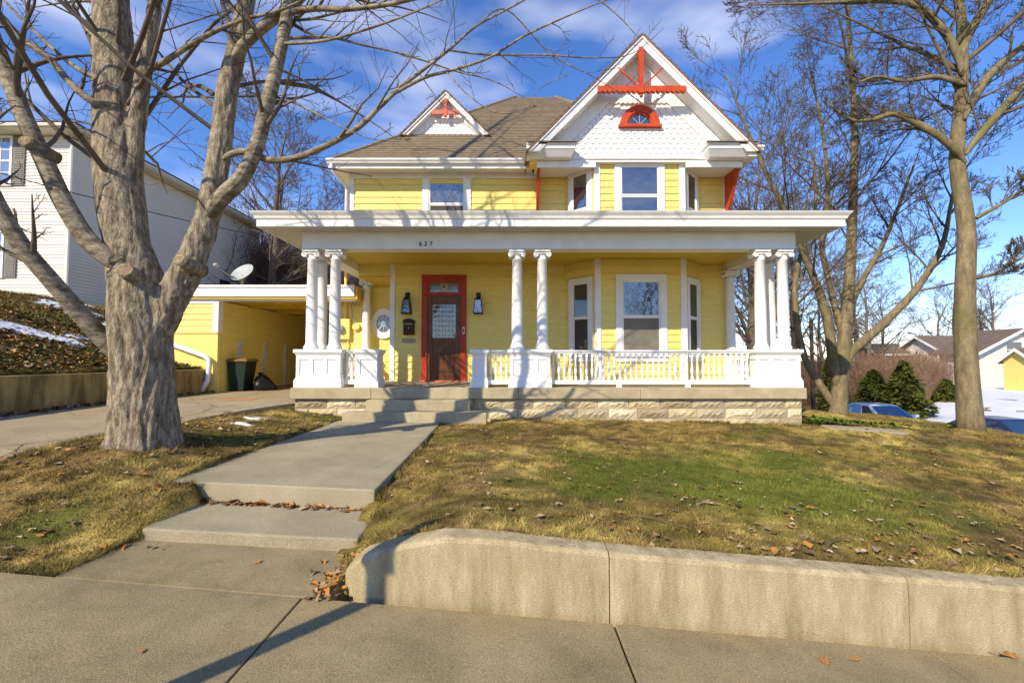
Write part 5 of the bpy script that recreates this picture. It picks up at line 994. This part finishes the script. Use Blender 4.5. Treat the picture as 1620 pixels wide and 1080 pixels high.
# ------------------------------------------------------------------ parked cars
def car(label, loc, rz, paint):
    t = thing('parked_car', label, 'car', loc, 'cars parked on the side street'); M = Matrix.Translation(loc) @ Matrix.Rotation(rz, 4, 'Z')
    def B(mb, name, m, par=t, sm=False, bev=0.0): return mb.xf(M).build(name, m, par, sm, bev)
    L2, W2 = 2.25, 0.88; body = MB(); prof = [(-L2, 0.35), (-L2, 0.62), (-2.15, 0.88), (-1.5, 0.95), (1.0, 0.93), (1.75, 0.84), (2.15, 0.70), (L2, 0.5), (L2 - 0.03, 0.28)]
    low = prof + [(1.72, 0.22), (1.66, 0.45), (1.4, 0.62), (1.14, 0.45), (1.08, 0.22), (-1.02, 0.22), (-1.08, 0.45), (-1.34, 0.62), (-1.6, 0.45), (-1.66, 0.22), (-2.2, 0.28)]
    for s, w_, z_ in ((0, 1, 1),): body.prism([(x, -W2, z) for x, z in low], (0, 2 * W2, 0))
    body = B(body, 'body', paint, bev=0.05)
    zb_, zt = 0.92, 1.45; bx = (-1.75, 1.15); tx = (-0.95, 0.25); wb, wt = 0.82, 0.60; cab = MB()
    def ring(x0, x1, w_, z): return [(x0, -w_, z), (x1, -w_, z), (x1, w_, z), (x0, w_, z)]
    cab.add(ring(*bx, wb, zb_) + ring(*tx, wt, zt - 0.03) + ring(tx[0] + 0.12, tx[1] - 0.1, wt - 0.08, zt), [(0, 1, 5, 4), (1, 2, 6, 5), (2, 3, 7, 6), (3, 0, 4, 7), (4, 5, 9, 8), (5, 6, 10, 9), (6, 7, 11, 10), (7, 4, 8, 11), (8, 9, 10, 11)])
    B(cab, 'roof', paint, bev=0.03)
    def quad(name, p): 
        p = [Vector(v) for v in p]; n_ = (p[1] - p[0]).cross(p[3] - p[0]).normalized() * 0.012; B(MB().prism([v + n_ for v in p], -n_ * 0.5), name, 'glass_car')
    f = lambda u, v, s: (bx[0] + (tx[0] - bx[0]) * v + ((bx[1] + (tx[1] - bx[1]) * v) - (bx[0] + (tx[0] - bx[0]) * v)) * u, s * (wb + (wt - wb) * v), zb_ + (zt - 0.03 - zb_) * v)
    for s in (-1, 1):
        for u0, u1, name in ((0.08, 0.28, 'side_window'), (0.31, 0.60, 'side_window'), (0.63, 0.93, 'side_window')):
            q_ = [f(u0, 0.08, s), f(u1, 0.08, s), f(u1, 0.9, s), f(u0, 0.9, s)]; quad(name, q_ if s < 0 else q_[::-1])
    g = lambda u, v, e: ((bx[e] + (tx[e] - bx[e]) * v), (2 * u - 1) * (wb + (wt - wb) * v), zb_ + (zt - 0.03 - zb_) * v)
    quad('windshield', [g(0.06, 0.05, 1), g(0.94, 0.05, 1), g(0.94, 0.94, 1), g(0.06, 0.94, 1)]); quad('rear_window', [g(0.94, 0.05, 0), g(0.06, 0.05, 0), g(0.06, 0.94, 0), g(0.94, 0.94, 0)])
    for x in (1.4, -1.34):
        for s in (-1, 1):
            c = (x, s * 0.80 - 0.1, 0.31); wv = MB(); wv.lathe([(0.2, 0), (0.31, 0.01), (0.31, 0.19), (0.2, 0.2)], (c[0], c[1], c[2]), 20, 'y'); wh = B(wv, 'wheel', 'tyre')
            B(MB().lathe([(0.0, -0.012), (0.2, -0.004), (0.2, 0.204), (0.0, 0.212)], c, 16, 'y'), 'rim', 'rim', wh)
    for s in (-1, 1):
        B(MB().box(2.08, 2.23, s * 0.66 - 0.16, s * 0.66 + 0.16, 0.58, 0.72), 'headlight', 'lens', bev=0.02); B(MB().box(-2.28, -2.2, s * 0.68 - 0.14, s * 0.68 + 0.14, 0.66, 0.84), 'taillight', 'red_lens', bev=0.01)
        B(MB().box(0.75, 0.9, s * 0.98 - 0.1, s * 0.98 + 0.1, 0.95, 1.08), 'mirror', paint, bev=0.03)
    B(MB().box(2.2, 2.262, -0.45, 0.45, 0.36, 0.52), 'grille', 'black_metal')
car('white car parked beyond the lawn, left of the street tree', (17.0, 21.2, -3.5), R(-93), 'car_white')
car('dark blue car parked beyond the lawn behind the street tree trunk', (17.3, 16.0, -3.5), R(-92), 'car_blue')
srd = MB(); slab(srd, 14.9, 21.2, 0, 70, lambda x, y: float(np.interp(y, [0, 15], [-2.93, -3.485])), 0.05, 2, 12); tag(srd.build('side_street', 'asphalt'), kind='structure')

# post on the pavement behind the camera: it throws the long shadow
pt = thing('sign_post', 'thin post whose shadow crosses the sidewalk and the low wall', 'post', (-2.70, 0.5, -1.4))
MB().box(-2.74, -2.66, 0.46, 0.54, -1.5, 1.32).build('post', 'metal_grey', pt); MB().box(-2.78, -2.62, 0.44, 0.56, 0.80, 1.27).build('head', 'metal_grey', pt)

# ------------------------------------------------------------------ snow
def snow(name, label, xs, ys, f, m='snow'):
    o = grid_mesh(name, xs, ys, f, m); return tag(o, label, 'snow', kind='stuff')
snow('snow', 'snow covering the far yard beyond the parked cars', np.arange(21.0, 62, 0.5), np.arange(11, 56, 0.5), lambda x, y: ground(x, y) + np.clip(0.35 * (fbm(x, y, 0.35, 5) - 0.22) - 0.35 * smooth(0.8, -0.8, x - 20.2 - (y - 24) * 1.14), -0.3, 0.06))
snow('snow_patches', 'thin melting snow streaks on the leafy bank', np.arange(-15.2, -8.3, 0.07), np.arange(8.5, 15.0, 0.07), lambda x, y: ground(x, y) + np.clip(1.3 * (fbm(x * 0.5 + y * 0.62 + 5, y * 1.5 - x * 1.3, 0.85, 2, 4) - 0.51) - 0.5 * smooth(-10.2, -9.0, x) * 0.5 - 0.12 * smooth(10.5, 9.0, y) - 0.09 * ((x + 11.9 + 0.25 * (y - 12)) / 0.95) ** 2, -0.3, 0.06))
snow('snow_strips', 'slushy snow strip on the grass right of the tree trunk', np.arange(-4.6, -3.2, 0.03), np.arange(6.3, 8.2, 0.03), lambda x, y: ground(x, y) + np.clip(0.35 * (fbm(x * 0.5, y * 2.2, 1.6, 6, 3) - 0.50) - 0.4 * ((np.abs(x + 3.9) / 0.75) ** 4) - 0.3 * (np.abs(y - 7.3) / 0.75) ** 4, -0.3, 0.03))

# ------------------------------------------------------------------ grass, leaf litter
def soup(name, V, F, col, m, label=None, cat=None):
    me = bpy.data.meshes.new(name); nv, nf = len(V), len(F); me.vertices.add(nv); me.vertices.foreach_set('co', (V + np.array((0, 0, ZC))).ravel()); me.loops.add(nf * 3)
    me.loops.foreach_set('vertex_index', F.ravel().astype(np.int32)); me.polygons.add(nf); me.polygons.foreach_set('loop_start', np.arange(0, nf * 3, 3, dtype=np.int32)); me.polygons.foreach_set('loop_total', np.full(nf, 3, np.int32)); me.update(calc_edges=True)
    a = me.color_attributes.new('col', 'FLOAT_COLOR', 'POINT'); a.data.foreach_set('color', np.concatenate([col, np.ones((nv, 1))], 1).ravel()); me.materials.append(MATS[m])
    o = bpy.data.objects.new(name, me); C.objects.link(o); return tag(o, label, cat, kind='stuff')
def scatter(n, x0, x1, y0, y1, pw=1.0):
    x = rng.uniform(x0, x1, n); y = y0 + (y1 - y0) * rng.random(n) ** pw; k = ~in_slab(x, y); return x[k], y[k]
def grass(name, label, n, box, pw, h, wd):
    x, y = scatter(n, *box, pw); g = green_mask(x, y); keep = rng.random(len(x)) < (0.2 + 0.8 * np.clip(1.25 - 1.5 * smooth(0.46, 0.68, fbm(x, y, 2.2, 6)), 0, 1)) * (0.35 + 0.65 * smooth(0.3, 0.6, fbm(x, y, 7, 5))); x, y, g = x[keep], y[keep], g[keep]
    n = len(x); z = ground(x, y); a = rng.uniform(0, 2 * np.pi, n); b = rng.uniform(0, 2 * np.pi, n); cl = smooth(0.35, 0.7, fbm(x, y, 7, 5)); hh_ = h * rng.uniform(0.3, 1.2, n) * (0.6 + 0.9 * cl); ln = hh_ * rng.uniform(0.3, 2.0, n) * (1 - 0.45 * g)
    ww = wd * rng.uniform(0.6, 1.3, n) * (1 + 0.1 * y)
    V = np.empty((n, 3, 3)); V[:, 0] = np.stack([x - np.cos(a) * ww, y - np.sin(a) * ww, z - 0.01], 1); V[:, 1] = np.stack([x + np.cos(a) * ww, y + np.sin(a) * ww, z - 0.01], 1)
    V[:, 2] = np.stack([x + np.cos(b) * ln, y + np.sin(b) * ln, z + hh_], 1)
    c = turf_colour(x, y, rng.uniform(0.55, 1.5, n)); c[:, 1] *= rng.uniform(0.92, 1.1, n)
    return soup(name, V.reshape(-1, 3), np.arange(n * 3).reshape(n, 3), np.repeat(c, 3, 0), 'grass', label, 'grass')
grass('grass', 'short dry winter grass with a green patch on the front lawn', 700000, (-1.25, 13.5, 3.1, 12.0), 1.7, 0.028, 0.0026)
grass('grass', 'straggly dry grass around the foot of the big tree', 260000, (-5.6, -2.8, 2.95, 9.2), 1.3, 0.032, 0.0026)
grass('grass', 'rough grass on the bank above the dark wall', 60000, (-15.5, -8.2, 6.0, 15.2), 1.0, 0.07, 0.005)
def edge_grass(lines, n, h):
    X, Y, D = [], [], []
    for (x0, y0, x1, y1, ox, oy) in lines:
        m = int(n * math.hypot(x1 - x0, y1 - y0)); t = rng.random(m); t = t[fbm(x0 + (x1 - x0) * t * 1.0, y0 + (y1 - y0) * t + 11, 3.0, 2) > 0.42]; m = len(t)
        off = np.abs(rng.normal(0, 0.03, m)); X.append(x0 + (x1 - x0) * t - ox * off); Y.append(y0 + (y1 - y0) * t - oy * off); D.append(np.tile((ox, oy), (m, 1)))
    x = np.concatenate(X); y = np.concatenate(Y); d = np.concatenate(D); n = len(x); hh_ = h * rng.uniform(0.3, 1.3, n); ln = hh_ * rng.uniform(0.2, 1.8, n); a = rng.uniform(0, 2 * np.pi, n); b = rng.normal(0, 0.9, n)
    dx = d[:, 0] * np.cos(b) - d[:, 1] * np.sin(b); dy = d[:, 0] * np.sin(b) + d[:, 1] * np.cos(b); z = base_ground(x - d[:, 0] * 0.06, y - d[:, 1] * 0.06); ww = 0.0035
    V = np.empty((n, 3, 3)); V[:, 0] = np.stack([x - np.cos(a) * ww, y - np.sin(a) * ww, z - 0.02], 1); V[:, 1] = np.stack([x + np.cos(a) * ww, y + np.sin(a) * ww, z - 0.02], 1); V[:, 2] = np.stack([x + dx * ln, y + dy * ln, z + hh_], 1)
    return soup('grass', V.reshape(-1, 3), np.arange(n * 3).reshape(n, 3), np.repeat(turf_colour(x, y, rng.uniform(0.6, 1.5, n)), 3, 0), 'grass', 'ragged dry grass fringe along the edges of the concrete', 'grass')
edge_grass([(-3.13, 4.2, -3.13, 8.2, 1, 0), (-1.24, 4.2, -1.24, 8.2, -1, 0), (-1.1, 3.18, 11, 3.18, 0, -1), (-4.75, 2.96, -2.9, 2.96, 0, -1), (-2.92, 2.96, -2.88, 4.2, 1, 0), (-5.12, 3.3, -5.2, 6.0, -1, 0), (-5.2, 6.0, -4.85, 7.4, -1, 0), (-4.85, 7.4, -4.3, 9.0, -1, 0), (-0.4, 8.78, 5.6, 8.78, 0, 1), (-8.2, 6.5, -8.2, 12, 1, 0)], 900, 0.055)
def leaves(name, label, x, y, size, cols, flat=0.35, zo=0.012, zf=ground):
    n = len(x); z = zf(x, y) + zo + rng.random(n) * (0.02 if zf is ground else 0.006); a = rng.uniform(0, 2 * np.pi, n); s = size * np.clip(rng.lognormal(-0.2, 0.45, n), 0.25, 1.7); V = np.empty((n, 6, 3)); ca, sa = np.cos(a), np.sin(a); cu = rng.uniform(0.0, flat, n) * s; tw = rng.normal(0, 0.12, n) * s
    for k, (u, v, e) in enumerate(((-0.5, 0, 0.15), (-0.08, -0.34, 1), (0.5, 0, 0.2), (-0.08, 0.34, 0.8), (0.2, -0.2, 0.1), (0.2, 0.2, 0.6))):
        V[:, k] = np.stack([x + (u * ca - v * sa) * s, y + (u * sa + v * ca) * s, z + e * cu + u * tw], 1)
    F = (np.arange(n) * 6)[:, None, None] + np.array([[0, 1, 4], [0, 4, 5], [0, 5, 3], [4, 2, 5]]); ci = rng.integers(0, len(cols), n); c = np.array(cols)[ci] * rng.uniform(0.6, 1.35, n)[:, None]
    return soup(name, V.reshape(-1, 3), F.reshape(-1, 3), np.repeat(np.clip(c, 0, 1), 6, 0), 'leaf', label, 'leaves')
BROWN = [(0.30, 0.18, 0.08), (0.22, 0.125, 0.055), (0.44, 0.31, 0.17), (0.46, 0.20, 0.045), (0.15, 0.09, 0.045), (0.38, 0.28, 0.17), (0.26, 0.17, 0.09), (0.5, 0.38, 0.24)]
x, y = scatter(1000, -1.1, 9, 3.2, 8.6, 1.2); leaves('fallen_leaves', 'dry brown leaves scattered over the lawn', x, y, 0.05, BROWN)
x, y = scatter(420, 1.6, 8, 3.2, 4.4, 1.8); leaves('fallen_leaves', 'thicker leaf litter along the back of the low wall', x, y, 0.058, BROWN)
x, y = scatter(500, -5.2, -3.0, 3.0, 8.5); leaves('fallen_leaves', 'dry leaves in the grass below the big tree', x, y, 0.065, BROWN)
x = rng.uniform(-15.3, -8.25, 20000); y = 6.5 + 8.3 * rng.random(20000); k = rng.random(20000) < 0.8 * smooth(-14.8, -9.5, x) + 0.05; leaves('fallen_leaves', 'deep brown leaf litter on the bank above the dark wall', x[k], y[k], 0.10, BROWN + [(0.09, 0.095, 0.025)] * 3, 0.5, 0.02)
x = -7.97 + np.abs(rng.normal(0, 0.09, 800)); y = rng.uniform(5, 12, 800); leaves('fallen_leaves', 'leaves drifted along the foot of the dark wall', x, y, 0.09, BROWN, 0.5, 0.025, lambda a, b: base_ground(np.minimum(a, -5.6), b))
def zst_(x, y): return -1.30 - 0.05 * (x + 2.86) + 0.02 * (y - 3.5)
x = rng.uniform(-2.85, -1.25, 130); y = 4.19 - np.abs(rng.normal(0, 0.03, 130)); leaves('fallen_leaves', 'leaves caught at the back of the walk step', x, y, 0.07, BROWN[:4], 0.5, 0.006, zst_)
x = rng.normal(-1.22, 0.06, 80); y = np.clip(rng.normal(3.2, 0.16, 80), 2.9, 3.48); leaves('fallen_leaves', 'pile of orange leaves between the step and the end of the low wall', x, y, 0.062, [(0.50, 0.20, 0.04), (0.36, 0.2, 0.08), (0.45, 0.3, 0.15), (0.25, 0.14, 0.06)], 0.6, 0.004, lambda a, b: np.maximum(ground(a, b), np.where(b < 2.94, zs(a) + 0.002, -1.372 - 0.08 * (a + 2.9) + (b - 2.945) * (-0.06 + 0.035 * (a + 2.9)))))
x = rng.normal(-2.8, 0.12, 26); y = rng.normal(3.42, 0.06, 26); leaves('fallen_leaves', 'few orange leaves at the left end of the lower step', x, y, 0.055, BROWN[:4], 0.5, 0.002, lambda a, b: np.maximum(ground(a, b), -1.395 - 0.065 * (a + 2.9)))
x = 5.65 + np.abs(rng.normal(0, 0.9, 420)); y = rng.normal(9.0, 0.14, 420); leaves('ground_cover', 'low green leafy ground cover at the right corner of the porch', x, y, 0.10, [(0.10, 0.17, 0.02), (0.16, 0.2, 0.03), (0.07, 0.12, 0.015)], 0.6, 0.05)['category'] = 'plants'
LEAF = MB(); out = [(1.0, 0.0), (0.62, 0.12), (0.72, 0.42), (0.35, 0.28), (0.22, 0.62), (0.02, 0.22), (-0.30, 0.30), (-0.22, 0.08), (-0.55, 0.02)]; out = out + [(a, -b) for a, b in out[1:-1][::-1]]
LEAF.add([(0, 0, 0.12)] + [(a, b, 0.05 + 0.28 * abs(b) + 0.1 * (a > 0.5)) for a, b in out], [(0, i + 1, (i + 1) % len(out) + 1) for i in range(len(out))]).tube([(-0.5, 0, 0.06), (-0.8, 0.05, 0.03), (-1.05, 0.02, 0.02)], 0.018, 4)
LM = LEAF.data('fallen_leaf', 'leaf_tan')
for px, py, s, rz, lab in ((1101, 973, 0.075, 0.5, 'upright tan star shaped leaf at the foot of the low wall'), (1273, 1000, 0.065, 2.6, 'curled brown leaf on the sidewalk below the wall'), (1306, 1050, 0.06, 1.2, 'ragged brown leaf near the bottom of the sidewalk'), (1349, 1045, 0.045, 0.2, 'small tan leaf lying right of the ragged leaf'), (1592, 1038, 0.075, -0.5, 'tan leaf with long stem at the right edge of the sidewalk'), (405, 892, 0.05, 1.0, 'small brown leaf on the walk landing'), (223, 1033, 0.03, 2.0, 'tiny dark leaf alone on the left of the sidewalk')):
    # place on the pavement plane
    a = Vector((0, 0, 0)); d_ = P(px, py, 1.0); tt = -(1.52 + 0.083) / (d_.z + 0.083 * d_.x); q = d_ * tt
    o = put(LM, 'fallen_leaf', None, (q.x, q.y, q.z + 0.006), rz, (s, s, s)); tag(o, lab, 'leaf', 'single leaves on the pavement')
for px, py, rz, ln, lab in ((1120, 800, 0.15, 0.22, 'pale peeled stick lying in the green patch'), (1040, 828, -0.6, 0.5, 'thin dark twig on the lawn behind the wall'), (1330, 860, 0.5, 0.35, 'thin twig in the leaf litter behind the wall')):
    d_ = P(px, py, 1.0); q = d_ * 3.2
    for k in range(30): q = d_ * (float(ground(q.x, q.y)) / d_.z)
    m_ = MB().tube([(-ln / 2, 0, 0.02), (-ln * 0.1, 0.02, 0.035), (ln / 2, -0.01, 0.02)], [0.012, 0.011, 0.008] if 'pale' in lab else [0.006, 0.005, 0.003], 6); m_.xf(Matrix.Translation((q.x, q.y, float(ground(q.x, q.y)))) @ Matrix.Rotation(rz, 4, 'Z'))
    tag(m_.build('fallen_stick', 'cut_wood' if 'pale' in lab else 'twig'), lab, 'stick')
